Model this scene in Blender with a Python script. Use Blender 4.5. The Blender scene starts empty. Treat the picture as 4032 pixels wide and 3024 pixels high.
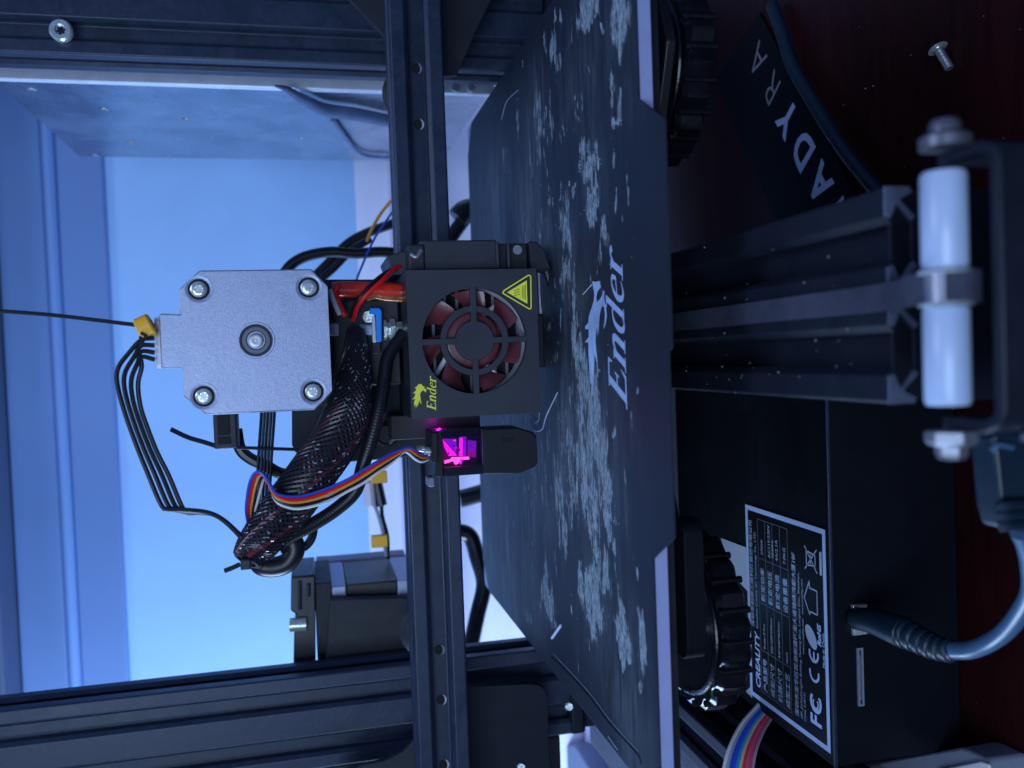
import bpy, bmesh, math, random
from mathutils import Vector, Matrix
from mathutils.geometry import tessellate_polygon
random.seed(7)
S = 0.001                                   # all coordinates below are millimetres
PI = math.pi
scene = bpy.context.scene
COL = scene.collection

# ------------------------------------------------------------------ camera
CAM_Z = 202.8
RM = Matrix(((-0.03646846, 0.99887011, 0.03047236),
             (-0.22482089, 0.02151046, -0.97416265),
             (-0.97371742, -0.04237704, 0.22378241)))
FPX = 3434.5
cd = bpy.data.cameras.new('camera')
cam = bpy.data.objects.new('camera', cd); COL.objects.link(cam)
m4 = RM.to_4x4(); m4.translation = Vector((0, 0, CAM_Z * S)); cam.matrix_world = m4
cd.sensor_width = 36; cd.lens = FPX / 4032 * 36
cd.clip_start = 0.005; cd.clip_end = 20
cd.dof.use_dof = True; cd.dof.focus_distance = 0.292; cd.dof.aperture_fstop = 14.5
scene.camera = cam

def ray(px, py):
    return RM @ Vector(((px - 2016) / FPX, -(py - 1512) / FPX, -1.0))
def A(px, py, y):                           # photo pixel -> point on the plane Y = y
    d = ray(px, py); p = d * (y / d.y); return Vector((p.x, y, p.z + CAM_Z))
def G(px, py, z):                           # photo pixel -> point on the plane Z = z
    d = ray(px, py); p = d * ((z - CAM_Z) / d.z); return Vector((p.x, p.y, z))

# ------------------------------------------------------------------ world and lamps
w = bpy.data.worlds.new('World'); scene.world = w; w.use_nodes = True
bg = w.node_tree.nodes['Background']
bg.inputs[0].default_value = (0.13, 0.28, 0.84, 1); bg.inputs[1].default_value = 0.22
def area(name, loc, target, sx, sy, power, color):
    ld = bpy.data.lights.new(name, 'AREA'); ld.shape = 'RECTANGLE'; ld.size = sx * S; ld.size_y = sy * S
    ld.energy = power; ld.color = color
    o = bpy.data.objects.new(name, ld); COL.objects.link(o); o.location = Vector(loc) * S
    o.rotation_euler = (Vector(target) - Vector(loc)).to_track_quat('-Z', 'Y').to_euler()
    return o
area('room_light', (-190, -480, 440), (20, 300, 100), 420, 420, 4.1, (0.57, 0.75, 1.0))
area('ceiling_light', (150, 100, 900), (0, 330, 120), 300, 300, 1.8, (0.55, 0.68, 1.0))
area('wall_light', (-640, 470, 240), (60, 700, 170), 300, 300, 6.0, (0.48, 0.70, 1.0))
scene.view_settings.view_transform = 'Standard'; scene.view_settings.look = 'None'
scene.view_settings.exposure = 0; scene.view_settings.gamma = 1
scene.cycles.use_denoising = True
scene.cycles.max_bounces = 6

# ------------------------------------------------------------------ materials
def mat(name, color, rough=0.5, metal=0.0, scale=0, amt=0.0, bump=0.0, bscale=None, coat=0.0, emit=None, estr=0,
        spec=0.5, stretch=(1, 1, 1), trans=0, alpha=1):
    m = bpy.data.materials.new(name); m.use_nodes = True
    nt = m.node_tree; b = nt.nodes['Principled BSDF']
    b.inputs['Base Color'].default_value = (*color, 1); b.inputs['Roughness'].default_value = rough
    b.inputs['Metallic'].default_value = metal; b.inputs['Coat Weight'].default_value = coat
    b.inputs['Specular IOR Level'].default_value = spec; b.inputs['Transmission Weight'].default_value = trans
    b.inputs['Alpha'].default_value = alpha
    if emit: b.inputs['Emission Color'].default_value = (*emit, 1); b.inputs['Emission Strength'].default_value = estr
    if amt or bump:
        tc = nt.nodes.new('ShaderNodeTexCoord'); mp = nt.nodes.new('ShaderNodeMapping')
        mp.inputs['Scale'].default_value = stretch
        nt.links.new(tc.outputs['Object'], mp.inputs[0])
        n = nt.nodes.new('ShaderNodeTexNoise'); n.inputs['Scale'].default_value = scale or 300
        n.inputs['Detail'].default_value = 6; n.inputs['Roughness'].default_value = 0.65
        nt.links.new(mp.outputs[0], n.inputs['Vector'])
        if amt:
            r = nt.nodes.new('ShaderNodeValToRGB'); e = r.color_ramp.elements
            e[0].position = 0.3; e[1].position = 0.7
            e[0].color = tuple(c * (1 - amt) for c in color) + (1,)
            e[1].color = tuple(min(1, c * (1 + amt)) for c in color) + (1,)
            nl = nt.nodes.new('ShaderNodeTexNoise'); nl.inputs['Scale'].default_value = 14 + (scale or 300) * 0.10; nl.inputs['Detail'].default_value = 8
            nl.inputs['Roughness'].default_value = 0.7; nl.inputs['Distortion'].default_value = 1.2
            nt.links.new(mp.outputs[0], nl.inputs['Vector'])
            mx = nt.nodes.new('ShaderNodeMix'); mx.data_type = 'FLOAT'; mx.inputs[0].default_value = 0.5
            nt.links.new(n.outputs['Fac'], mx.inputs[2]); nt.links.new(nl.outputs['Fac'], mx.inputs[3])
            e[0].position = 0.36; e[1].position = 0.64
            nt.links.new(mx.outputs[0], r.inputs[0]); nt.links.new(r.outputs[0], b.inputs['Base Color'])
            mr = nt.nodes.new('ShaderNodeMapRange'); mr.inputs['To Min'].default_value = max(0.03, rough - 0.08)
            mr.inputs['To Max'].default_value = min(1, rough + 0.1)
            mr.inputs['From Min'].default_value = 0.3; mr.inputs['From Max'].default_value = 0.7; nt.links.new(nl.outputs['Fac'], mr.inputs[0]); nt.links.new(mr.outputs[0], b.inputs['Roughness'])
        if bump:
            n2 = nt.nodes.new('ShaderNodeTexNoise'); n2.inputs['Scale'].default_value = bscale or scale or 900
            n2.inputs['Detail'].default_value = 4
            nt.links.new(mp.outputs[0], n2.inputs['Vector'])
            bp = nt.nodes.new('ShaderNodeBump'); bp.inputs['Strength'].default_value = bump
            bp.inputs['Distance'].default_value = 0.0003
            nt.links.new(n2.outputs['Fac'], bp.inputs['Height']); nt.links.new(bp.outputs[0], b.inputs['Normal'])
    return m
M = {}
M['anod'] = mat('black_anodised_aluminium', (0.022, 0.034, 0.068), 0.42, 0.2, 500, 0.30, 0.08, 2500)
M['black'] = mat('black_plastic', (0.010, 0.012, 0.018), 0.42, 0, 200, 0.2, 0.1, 1800)
M['blackm'] = mat('matt_black_plastic', (0.012, 0.016, 0.026), 0.6, 0, 200, 0.2, 0.15, 2200)
M['shroud'] = mat('satin_black_shroud', (0.024, 0.028, 0.042), 0.5, 0, 90, 0.25, 0.12, 3500)
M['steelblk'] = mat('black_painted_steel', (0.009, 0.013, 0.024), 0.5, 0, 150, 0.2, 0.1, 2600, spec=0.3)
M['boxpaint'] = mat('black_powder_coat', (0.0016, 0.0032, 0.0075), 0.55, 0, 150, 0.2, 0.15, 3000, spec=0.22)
M['wire'] = mat('black_wire', (0.009, 0.010, 0.015), 0.35, 0, 200, 0.2)
M['dark'] = mat('dark_cavity', (0.004, 0.004, 0.006), 0.8)
M['cap'] = mat('cast_aluminium', (0.36, 0.41, 0.58), 0.46, 0.5, 900, 0.20, 0.25, 2200)
M['metal'] = mat('bright_steel', (0.72, 0.82, 0.88), 0.24, 0.65, 900, 0.25, 0.3, 1500)
M['gmetal'] = mat('dull_steel', (0.36, 0.38, 0.44), 0.4, 0.8, 500, 0.2)
M['sheetmetal'] = mat('galvanised_sheet_metal', (0.33, 0.38, 0.45), 0.27, 0.95, 30, 0.25, 0.02, 80)
M['aluedge'] = mat('bare_aluminium_edge', (0.34, 0.38, 0.66), 0.5, 0.0, 300, 0.06)
M['white'] = mat('white_plastic', (0.72, 0.74, 0.80), 0.4, 0, 200, 0.04)
M['ptfe'] = mat('white_nylon', (0.46, 0.57, 0.80), 0.35, 0, 60, 0.12, coat=0.2, stretch=(.3, 1, 1))
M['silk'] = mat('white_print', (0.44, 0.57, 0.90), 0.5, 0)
M['dimprint'] = mat('dim_white_print', (0.22, 0.23, 0.27), 0.5, 0)
M['greyprint'] = mat('grey_print', (0.40, 0.48, 0.66), 0.5, 0)
M['lineprint'] = mat('thin_grey_line', (0.12, 0.135, 0.19), 0.5, 0)
M['labelblk'] = mat('black_sticker', (0.0055, 0.006, 0.008), 0.3)
M['yellow'] = mat('yellow_print', (1.0, 0.95, 0.06), 0.5)
M['orange'] = mat('yellow_marker_tag', (0.95, 0.50, 0.03), 0.45, 0, 300, 0.06)
M['red'] = mat('red_wire', (0.95, 0.012, 0.012), 0.35, 0, 300, 0.08)
M['redd'] = mat('dark_red_strand', (0.16, 0.008, 0.018), 0.35, 0, 200, 0.3)
M['coil'] = mat('orange_red_heat_tape', (0.95, 0.03, 0.008), 0.22, 0, 140, 0.55, 0.4, 300, coat=0.6)
M['brown'] = mat('amber_tape', (0.45, 0.12, 0.03), 0.15, 0.2, 250, 0.5, 0.5, 500, coat=0.8)
M['bluew'] = mat('blue_wire', (0.02, 0.10, 0.62), 0.35, 0, 300, 0.05)
M['darksteel'] = mat('dark_steel', (.16, .17, .21), .4, .6, 500, .2)
M['bluec'] = mat('blue_clip', (0.0, 0.30, 1.0), 0.35)
M['orw'] = mat('orange_wire', (0.80, 0.36, 0.06), 0.35, 0, 300, 0.05)
M['whw'] = mat('white_wire', (0.74, 0.76, 0.82), 0.35, 0, 300, 0.05)
M['grw'] = mat('grey_wire', (0.36, 0.38, 0.5), 0.4, 0, 300, 0.05)
M['blade'] = mat('maroon_fan_plastic', (0.17, 0.036, 0.046), 0.32, 0, 200, 0.08, coat=0.3)
M['boltm'] = mat('grey_bolt_steel', (.22, .25, .32), .38, .7, 600, .2)
M['usb'] = mat('blue_grey_rubber', (0.005, 0.019, 0.038), 0.42, 0, 120, 0.15, 0.15, 1600)
M['cordm'] = mat('blue_grey_cord', (0.045, 0.105, 0.20), 0.35, 0, 120, 0.1)
M['mag'] = mat('magenta_led', (0.6, 0.02, 0.5), 0.3, emit=(1.0, 0.012, 0.66), estr=2.6)
M['pink'] = mat('pink_led_core', (0.9, 0.1, 0.6), 0.3, emit=(1.0, 0.08, 0.50), estr=5)
M['violet'] = mat('violet_lit_lens', (0.2, 0.05, 0.7), 0.2, emit=(0.34, 0.004, 0.75), estr=1.1)
M['copper'] = mat('copper_winding', (0.55, 0.28, 0.24), 0.4, 0.5, 500, 0.2)
M['dust'] = mat('pale_dust', (0.28, 0.3, 0.34), 0.8)
M['strand'] = mat('glossy_braid_strand', (0.02, 0.022, 0.034), 0.36, 0.0, coat=0.2)
M['strandl'] = mat('braid_glint_tone', (0.42, 0.44, 0.52), 0.25, 0.3)
M['glue'] = mat('dark_glossy_knob', (0.005, 0.006, 0.010), 0.25, 0, 160, 0.3, 1.0, 260)
M['trim'] = mat('white_painted_trim', (0.76, 0.76, 0.95), 0.5, 0, 20, 0.03)
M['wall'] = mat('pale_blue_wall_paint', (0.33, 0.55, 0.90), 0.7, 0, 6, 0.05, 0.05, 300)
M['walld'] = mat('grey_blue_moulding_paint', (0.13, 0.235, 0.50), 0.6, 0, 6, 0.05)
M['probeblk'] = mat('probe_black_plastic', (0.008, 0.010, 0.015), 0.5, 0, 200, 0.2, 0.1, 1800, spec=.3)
M['walldd'] = mat('shaded_shelf_tone', (0.055, 0.085, 0.17), 0.6, 0, 6, 0.08)
M['wornprint'] = mat('worn_print', (0.33, 0.45, 0.72), 0.55, 0, 500, 0.35, stretch=(.4, 1.4, 1))
M['cutend'] = mat('sawn_anodised_end', (0.13, 0.16, 0.24), 0.5, 0.2, 700, 0.25)
M['slate'] = mat('reflection_slate', (.085, .13, .26), .6, 0, 200, .2)
M['bedprint'] = mat('matt_bed_print', (0.34, 0.46, 0.74), 0.6, 0, 400, 0.15)
M['sticker'] = mat('white_sticker', (0.50, 0.53, 0.68), 0.5)
M['grey'] = mat('grey_plastic', (0.22, 0.24, 0.33), 0.55, 0, 300, 0.08, 0.2, 1500)

# dark mahogany desk
def desk_mat():
    m = bpy.data.materials.new('dark_mahogany'); m.use_nodes = True; nt = m.node_tree; b = nt.nodes['Principled BSDF']
    tc = nt.nodes.new('ShaderNodeTexCoord'); mp = nt.nodes.new('ShaderNodeMapping'); mp.inputs['Scale'].default_value = (1.0, 14, 1)
    nt.links.new(tc.outputs['Object'], mp.inputs[0])
    n = nt.nodes.new('ShaderNodeTexNoise'); n.inputs['Scale'].default_value = 9; n.inputs['Detail'].default_value = 8
    n.inputs['Distortion'].default_value = 1.6; n.inputs['Roughness'].default_value = 0.7
    nt.links.new(mp.outputs[0], n.inputs['Vector'])
    r = nt.nodes.new('ShaderNodeValToRGB'); e = r.color_ramp.elements
    e[0].position = 0.3; e[0].color = (0.010, 0.0020, 0.0024, 1); e[1].position = 0.75; e[1].color = (0.040, 0.0065, 0.0075, 1)
    nt.links.new(n.outputs['Fac'], r.inputs[0]); nt.links.new(r.outputs[0], b.inputs['Base Color'])
    b.inputs['Roughness'].default_value = 0.42; b.inputs['Specular IOR Level'].default_value = 0.12
    return m
M['desk'] = desk_mat()

# magnetic build sheet with dried residue (per-vertex wear map broken up by streaky noise)
def sheet_mat():
    m = bpy.data.materials.new('worn_magnetic_sheet'); m.use_nodes = True; nt = m.node_tree; b = nt.nodes['Principled BSDF']
    L = nt.links.new
    tc = nt.nodes.new('ShaderNodeTexCoord')
    def noise(scale, sc, detail=6, rough=0.6):
        mp = nt.nodes.new('ShaderNodeMapping'); mp.inputs['Scale'].default_value = sc; L(tc.outputs['Object'], mp.inputs[0])
        n = nt.nodes.new('ShaderNodeTexNoise'); n.inputs['Scale'].default_value = scale; n.inputs['Detail'].default_value = detail
        n.inputs['Roughness'].default_value = rough; L(mp.outputs[0], n.inputs['Vector']); return n.outputs['Fac']
    def math_(op, a, b_=None, clamp=False):
        n = nt.nodes.new('ShaderNodeMath'); n.operation = op; n.use_clamp = clamp
        for i, v in enumerate((a, b_)):
            if v is None: continue
            if isinstance(v, (int, float)): n.inputs[i].default_value = v
            else: L(v, n.inputs[i])
        return n.outputs[0]
    def attr(nm):
        a = nt.nodes.new('ShaderNodeAttribute'); a.attribute_name = nm; return a.outputs['Fac']
    hard = attr('flake'); soft = attr('haze')
    n1 = noise(200, (0.38, 1.35, 1), 10, 0.72); n5 = noise(800, (0.3, 1.4, 1), 5, 0.6); n2 = noise(1500, (0.35, 1.4, 1), 4); n3 = noise(60, (0.3, 2.4, 1), 7, 0.7)
    n4 = noise(420, (0.10, 1.8, 1), 4, 0.6)
    s = math_('ADD', math_('MULTIPLY', hard, 1.0), math_('MULTIPLY', math_('SUBTRACT', n1, 0.5), 2.5)); s = math_('ADD', s, math_('MULTIPLY', math_('SUBTRACT', n5, 0.5), 1.3))
    s = math_('ADD', s, math_('MULTIPLY', math_('SUBTRACT', n4, 0.5), 1.3))
    mr = nt.nodes.new('ShaderNodeMapRange'); mr.inputs['From Min'].default_value = 0.60; mr.inputs['From Max'].default_value = 0.72; L(s, mr.inputs[0])
    mod = nt.nodes.new('ShaderNodeMapRange'); mod.inputs['From Min'].default_value = 0.36; mod.inputs['From Max'].default_value = 0.62
    mod.inputs['To Min'].default_value = 0.14; mod.inputs['To Max'].default_value = 0.9; mod.inputs['To Max'].default_value = 1.0; L(n2, mod.inputs[0])
    mask = math_('MULTIPLY', mr.outputs[0], mod.outputs[0])
    mask = math_('MULTIPLY', mask, math_('MULTIPLY', hard, 2.2, True))
    n6 = noise(300, (0.22, 2.0, 1), 9, 0.75)
    hz = math_('MULTIPLY', math_('MULTIPLY', soft, math_('MULTIPLY', math_('SUBTRACT', n6, 0.36), 4.0, True)), math_('MULTIPLY', math_('SUBTRACT', math_('ADD', n3, math_('MULTIPLY', n4, 0.4)), 0.50), 2.8, True))
    tot = math_('MAXIMUM', mask, math_('MULTIPLY', hz, 0.60), True)
    mix = nt.nodes.new('ShaderNodeMix'); mix.data_type = 'RGBA'; L(tot, mix.inputs[0])
    mix.inputs[6].default_value = (0.0115, 0.0165, 0.032, 1); mix.inputs[7].default_value = (0.36, 0.46, 0.54, 1)
    L(mix.outputs[2], b.inputs['Base Color'])
    ro = nt.nodes.new('ShaderNodeMapRange'); b.inputs['Specular IOR Level'].default_value = 0.32; ro.inputs['To Min'].default_value = 0.52; ro.inputs['To Max'].default_value = 0.8; L(tot, ro.inputs[0])
    L(ro.outputs[0], b.inputs['Roughness'])
    bp = nt.nodes.new('ShaderNodeBump'); bp.inputs['Strength'].default_value = 0.5; bp.inputs['Distance'].default_value = 0.0004
    L(math_('ADD', tot, math_('MULTIPLY', noise(3000, (1, 1, 1), 2), 0.15)), bp.inputs['Height']); L(bp.outputs[0], b.inputs['Normal'])
    return m
M['sheet'] = sheet_mat()

# ------------------------------------------------------------------ builders
def tag(o, label=None, cat=None, group=None, kind=None):
    if label: o['label'] = label
    if cat: o['category'] = cat
    if group: o['group'] = group
    if kind: o['kind'] = kind
    return o
ORG = {}
def thing(name, loc, label, cat, group=None):
    o = bpy.data.objects.new(name, None); COL.objects.link(o); o.location = Vector(loc) * S
    o.empty_display_size = 0.01; ORG[o.name] = Vector(loc)
    return tag(o, label, cat, group)
def catmull(pts, n=8):
    pts = [Vector(p) for p in pts]
    if len(pts) < 3:
        return [pts[0].lerp(pts[-1], i / n) for i in range(n + 1)]
    P = [pts[0] * 2 - pts[1]] + pts + [pts[-1] * 2 - pts[-2]]; out = []
    for i in range(1, len(P) - 2):
        a, b, c, d = P[i - 1:i + 3]
        for k in range(n):
            t = k / n
            out.append(0.5 * ((2 * b) + (c - a) * t + (2 * a - 5 * b + 4 * c - d) * t * t + (3 * b - a - 3 * c + d) * t ** 3))
    out.append(pts[-1]); return out
def frames(path):
    T = []
    for i in range(len(path)):
        a = path[max(0, i - 1)]; b = path[min(len(path) - 1, i + 1)]; T.append((b - a).normalized())
    n = T[0].orthogonal().normalized(); N = []
    for t in T:
        n = (n - t * n.dot(t)); n = n.normalized() if n.length > 1e-6 else t.orthogonal().normalized(); N.append(n.copy())
    return T, N
class MB:
    def __init__(s): s.v = []; s.f = []
    def add(s, vs, fs):
        b = len(s.v); s.v += [Vector(v) for v in vs]; s.f += [tuple(b + i for i in f) for f in fs]; return s
    def box(s, x0, x1, y0, y1, z0, z1):
        v = [(x, y, z) for x in (x0, x1) for y in (y0, y1) for z in (z0, z1)]
        return s.add(v, [(0, 1, 3, 2), (4, 6, 7, 5), (0, 4, 5, 1), (2, 3, 7, 6), (0, 2, 6, 4), (1, 5, 7, 3)])
    def prism(s, poly, axis, a, b):
        """poly in the two other axes; axis 'x': (y,z); 'y': (x,z); 'z': (x,y)"""
        def P(p, t): return {'x': (t, p[0], p[1]), 'y': (p[0], t, p[1]), 'z': (p[0], p[1], t)}[axis]
        n = len(poly); vs = [P(p, a) for p in poly] + [P(p, b) for p in poly]
        fs = [(i, (i + 1) % n, n + (i + 1) % n, n + i) for i in range(n)]
        tr = tessellate_polygon([[Vector((p[0], p[1], 0)) for p in poly]])
        fs += [tuple(t) for t in tr] + [tuple(n + i for i in reversed(t)) for t in tr]
        return s.add(vs, fs)
    def ring(s, outer, inner, axis, a, b):
        """closed loops of equal length, a plate with a hole"""
        def P(p, t): return {'x': (t, p[0], p[1]), 'y': (p[0], t, p[1]), 'z': (p[0], p[1], t)}[axis]
        n = len(outer); vs = [P(p, t) for t in (a, b) for L in (outer, inner) for p in L]
        fs = []
        for i in range(n):
            j = (i + 1) % n
            fs += [(i, j, n + j, n + i), (2 * n + i, 3 * n + i, 3 * n + j, 2 * n + j), (i, 2 * n + i, 2 * n + j, j), (n + i, n + j, 3 * n + j, 3 * n + i)]
        return s.add(vs, fs)
    def tube(s, pts, r, seg=10, n=8, cap=True, smooth=True):
        path = catmull(pts, n) if smooth else [Vector(p) for p in pts]
        T, N = frames(path); vs = []; m = len(path)
        for i, p in enumerate(path):
            rr = r(i / (m - 1)) if callable(r) else r; B = T[i].cross(N[i])
            for k in range(seg):
                a = 2 * PI * k / seg; vs.append(p + (N[i] * math.cos(a) + B * math.sin(a)) * rr)
        fs = [(i * seg + k, i * seg + (k + 1) % seg, (i + 1) * seg + (k + 1) % seg, (i + 1) * seg + k) for i in range(m - 1) for k in range(seg)]
        if cap: fs += [tuple(range(seg))[::-1], tuple((m - 1) * seg + k for k in range(seg))]
        return s.add(vs, fs)
    def cyl(s, c, ax, r, h, seg=24, r2=None):
        c = Vector(c); ax = Vector(ax).normalized(); r2 = r if r2 is None else r2
        n = ax.orthogonal().normalized(); b = ax.cross(n); vs = []
        for t, rr in ((0, r), (h, r2)):
            for k in range(seg):
                a = 2 * PI * k / seg; vs.append(c + ax * t + (n * math.cos(a) + b * math.sin(a)) * rr)
        fs = [(k, (k + 1) % seg, seg + (k + 1) % seg, seg + k) for k in range(seg)] + [tuple(range(seg))[::-1], tuple(range(seg, 2 * seg))]
        return s.add(vs, fs)
    def lathe(s, c, ax, prof, seg=28):
        c = Vector(c); ax = Vector(ax).normalized(); n = ax.orthogonal().normalized(); b = ax.cross(n); vs = []
        for r, t in prof:
            for k in range(seg):
                a = 2 * PI * k / seg; vs.append(c + ax * t + (n * math.cos(a) + b * math.sin(a)) * max(r, 0.001))
        m = len(prof)
        fs = [(i * seg + k, i * seg + (k + 1) % seg, (i + 1) * seg + (k + 1) % seg, (i + 1) * seg + k) for i in range(m - 1) for k in range(seg)]
        return s.add(vs, fs)
    def strip(s, L, R):
        n = len(L); return s.add(list(L) + list(R), [(i, i + 1, n + i + 1, n + i) for i in range(n - 1)])
    def build(s, name, m, parent=None, bevel=0, smooth=True, angle=0.6, kind=None, label=None, recalc=True):
        org = ORG.get(parent.name, Vector()) if parent else Vector()
        me = bpy.data.meshes.new(name)
        me.from_pydata([(v - org) * S for v in s.v], [], s.f); me.validate()
        if recalc:
            bm = bmesh.new(); bm.from_mesh(me); bmesh.ops.recalc_face_normals(bm, faces=bm.faces); bm.to_mesh(me); bm.free()
        me.materials.append(m if not isinstance(m, str) else M[m])
        if smooth:
            me.polygons.foreach_set('use_smooth', [True] * len(me.polygons)); me.set_sharp_from_angle(angle=angle)
        o = bpy.data.objects.new(name, me); COL.objects.link(o)
        if parent: o.parent = parent; ORG[o.name] = org
        if bevel:
            md = o.modifiers.new('bevel', 'BEVEL'); md.width = bevel * S; md.segments = 2; md.limit_method = 'ANGLE'
            md.angle_limit = 0.7
        if kind: o['kind'] = kind
        if label: o['label'] = label
        return o
def rrect(x0, x1, y0, y1, r, n=5):
    out = []
    for cx, cy, a0 in ((x1 - r, y1 - r, 0), (x0 + r, y1 - r, 90), (x0 + r, y0 + r, 180), (x1 - r, y0 + r, 270)):
        for k in range(n + 1):
            a = math.radians(a0 + 90 * k / n); out.append((cx + r * math.cos(a), cy + r * math.sin(a)))
    return out
def circ(cx, cy, r, n=32): return [(cx + r * math.cos(2 * PI * k / n), cy + r * math.sin(2 * PI * k / n)) for k in range(n)]
def slot_outline(nx, ny):
    """outline of V-slot profile nx*20 by ny*20 mm, lower left corner at 0,0"""
    W, H = nx * 20, ny * 20; pts = []
    cell = [(-4.7, 0), (-3.1, 1.7), (-5.6, 1.9), (-5.6, 3.2), (-3.2, 5.6), (3.2, 5.6), (5.6, 3.2), (5.6, 1.9), (3.1, 1.7), (4.7, 0)]
    def side(n, f):
        for i in range(n):
            for a, d in cell: pts.append(f(10 + 20 * i + a, d))
    c = 0.6
    pts.append((c, 0)); side(nx, lambda a, d: (a, d)); pts += [(W - c, 0), (W, c)]
    side(ny, lambda a, d: (W - d, a)); pts += [(W, H - c), (W - c, H)]
    side(nx, lambda a, d: (W - a, H - d)); pts += [(c, H), (0, H - c)]
    side(ny, lambda a, d: (d, H - a)); pts.append((0, c))
    return pts
_fonts = {}
def text_mb(txt, size, shear=0, bold=0, width=1.0, align='LEFT'):
    cu = bpy.data.curves.new('lettering', 'FONT'); cu.body = txt; cu.size = size * 1.0; cu.shear = shear; cu.offset = bold * size
    cu.resolution_u = 3; cu.align_x = align; cu.fill_mode = 'FRONT'
    o = bpy.data.objects.new('lettering', cu); COL.objects.link(o)
    dg = bpy.context.evaluated_depsgraph_get(); me = bpy.data.meshes.new_from_object(o.evaluated_get(dg))
    vs = [Vector((v.co.x * width, v.co.y, 0)) for v in me.vertices]; fs = [tuple(p.vertices) for p in me.polygons]
    bpy.data.objects.remove(o); bpy.data.curves.remove(cu); bpy.data.meshes.remove(me)
    return vs, fs
def put_text(mb, txt, size, org, ux, uy, **k):
    vs, fs = text_mb(txt, size, **k); org = Vector(org); ux = Vector(ux).normalized(); uy = Vector(uy).normalized()
    mb.add([org + ux * v.x + uy * v.y for v in vs], fs)

def screw_head(parent, c, ax, r, h, m='metal', star=True, name='screw'):
    c = Vector(c); ax = Vector(ax).normalized()
    mb = MB(); mb.lathe(c, ax, [(r, 0), (r, h * .7), (r * .85, h), (r * .5, h), (r * .5, h * .55), (0, h * .55)], 24)
    o = mb.build(name, m, parent)
    if star:
        s = MB(); n = 12; a = ax.orthogonal().normalized(); b = ax.cross(a); pts = []
        for k in range(n):
            rr = r * (0.46 if k % 2 == 0 else 0.27); t = 2 * PI * k / n
            pts.append(c + ax * (h * .6) + (a * math.cos(t) + b * math.sin(t)) * rr)
        s.add(pts, [tuple(range(n))]); k = s.build('socket', 'dark', o, smooth=False)
    return o

# ================================================================== SETTING
mb = MB().box(-700, 700, -150, 520, -30, 0); tag(mb.build('desk', 'desk', bevel=1), kind='structure')
mb = MB().box(-700, 700, 520.5, 720, -30, -1); tag(mb.build('window_sill', 'trim'), kind='structure')
mb = MB().box(-900, 900, 700, 730, -40, 700); tag(mb.build('wall', 'wall'), kind='structure')
# white rail with rounded grooves along the foot of the wall
prof = [(700, 0), (672, 0), (672, 66), (676, 72), (676, 92), (670, 97), (670, 110), (675, 116), (683, 121), (683, 134), (678, 139), (682, 146), (692, 152), (700, 163)]
mb = MB().prism(prof, 'x', -850, 850); tag(mb.build('skirting_rail', 'trim', angle=1.2), kind='structure')
# moulding at the top of the wall: plain band, thin bead, upper band
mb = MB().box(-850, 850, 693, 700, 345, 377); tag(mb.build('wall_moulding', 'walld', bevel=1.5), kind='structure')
mb = MB().prism([(700, 377.2), (692, 377.2), (688.5, 379), (687.5, 382), (690, 385), (700, 385)], 'x', -850, 850); tag(mb.build('wall_bead', mat('lit_bead_tone', (0.17, 0.31, 0.63), 0.6), angle=1.5), kind='structure')  # paler colour makes the bead seem to catch light
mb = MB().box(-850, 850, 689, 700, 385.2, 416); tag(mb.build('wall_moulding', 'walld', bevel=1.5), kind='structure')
mb = MB().box(-850, 850, 655, 700, 416.5, 480); tag(mb.build('wall_shelf', 'walldd', bevel=2), kind='structure')  # shade of the topmost face is put into its darker colour

# ================================================================== PRINTER FRAME
fr = thing('printer_frame', (0, 384, 0), 'dark blue-black slotted aluminium printer frame with two uprights and a beam running to the front', 'printer frame')
prof = slot_outline(2, 1)
for x0 in (-170.8, 124.7):
    mb = MB().prism([(x0 + a, 374 + b) for a, b in prof], 'z', 95.2, 470); mb.build('upright', 'anod', fr, bevel=0.25, smooth=False)
# lengthwise 4040 beam under the bed
prof = slot_outline(2, 2)
mb = MB().prism([(-11.2 + a, 59 + b) for a, b in prof], 'y', 141.5, 520); beam = mb.build('base_beam', 'steelblk', fr, bevel=0.25, smooth=False)
def corner_arrow(mb, cx, cz, sx, sz, y0, y1):
    P = [(0, 0), (5.2, 0), (5.6, 1.0), (3.6, 2.0), (2.9, 2.4), (6.2, 5.4), (5.4, 6.2), (2.4, 2.9), (2.0, 3.6), (1.0, 5.6), (0, 5.2)]
    mb.prism([(cx + sx * a, cz + sz * b) for a, b in P], 'y', y0, y1)
for cx, sx in ((-11.2, 1), (28.8, -1)):
    mb = MB(); corner_arrow(mb, cx, 99, sx, -1, 141.0, 141.6); mb.build('cut_end', 'cutend', beam)
mb = MB(); corner_arrow(mb, 8.8, 98.8, -1, -1, 141.0, 141.6); corner_arrow(mb, 8.8, 98.8, 1, -1, 140.9, 141.55); mb.build('cut_end', 'cutend', beam)
mb = MB().box(-10.6, 28.2, 141.7, 142.5, 60, 97.5)
mb.build('beam_end_wall', 'black', beam)
# crosswise base beams
mb = MB().prism([(455 + a, 18 + b) for a, b in prof], 'x', -200, 200); mb.build('cross_beam', 'steelblk', fr, bevel=0.25, smooth=False)
mb = MB().prism([(374 + a, 55 + b) for a, b in prof], 'x', -171, 171); mb.build('cross_beam', 'steelblk', fr, bevel=0.25, smooth=False)
mb = MB().box(-225, -167, 300, 480, 18, 54); mb.build('side_foot', 'steelblk', fr, bevel=1)
MB().box(-215, -171.5, 376, 430, 100, 235).build('side_carriage', 'black', fr, bevel=1)
screw_head(fr, A(245, 126, 373.5), (0, -1, 0), 4.3, 3.0)
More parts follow.
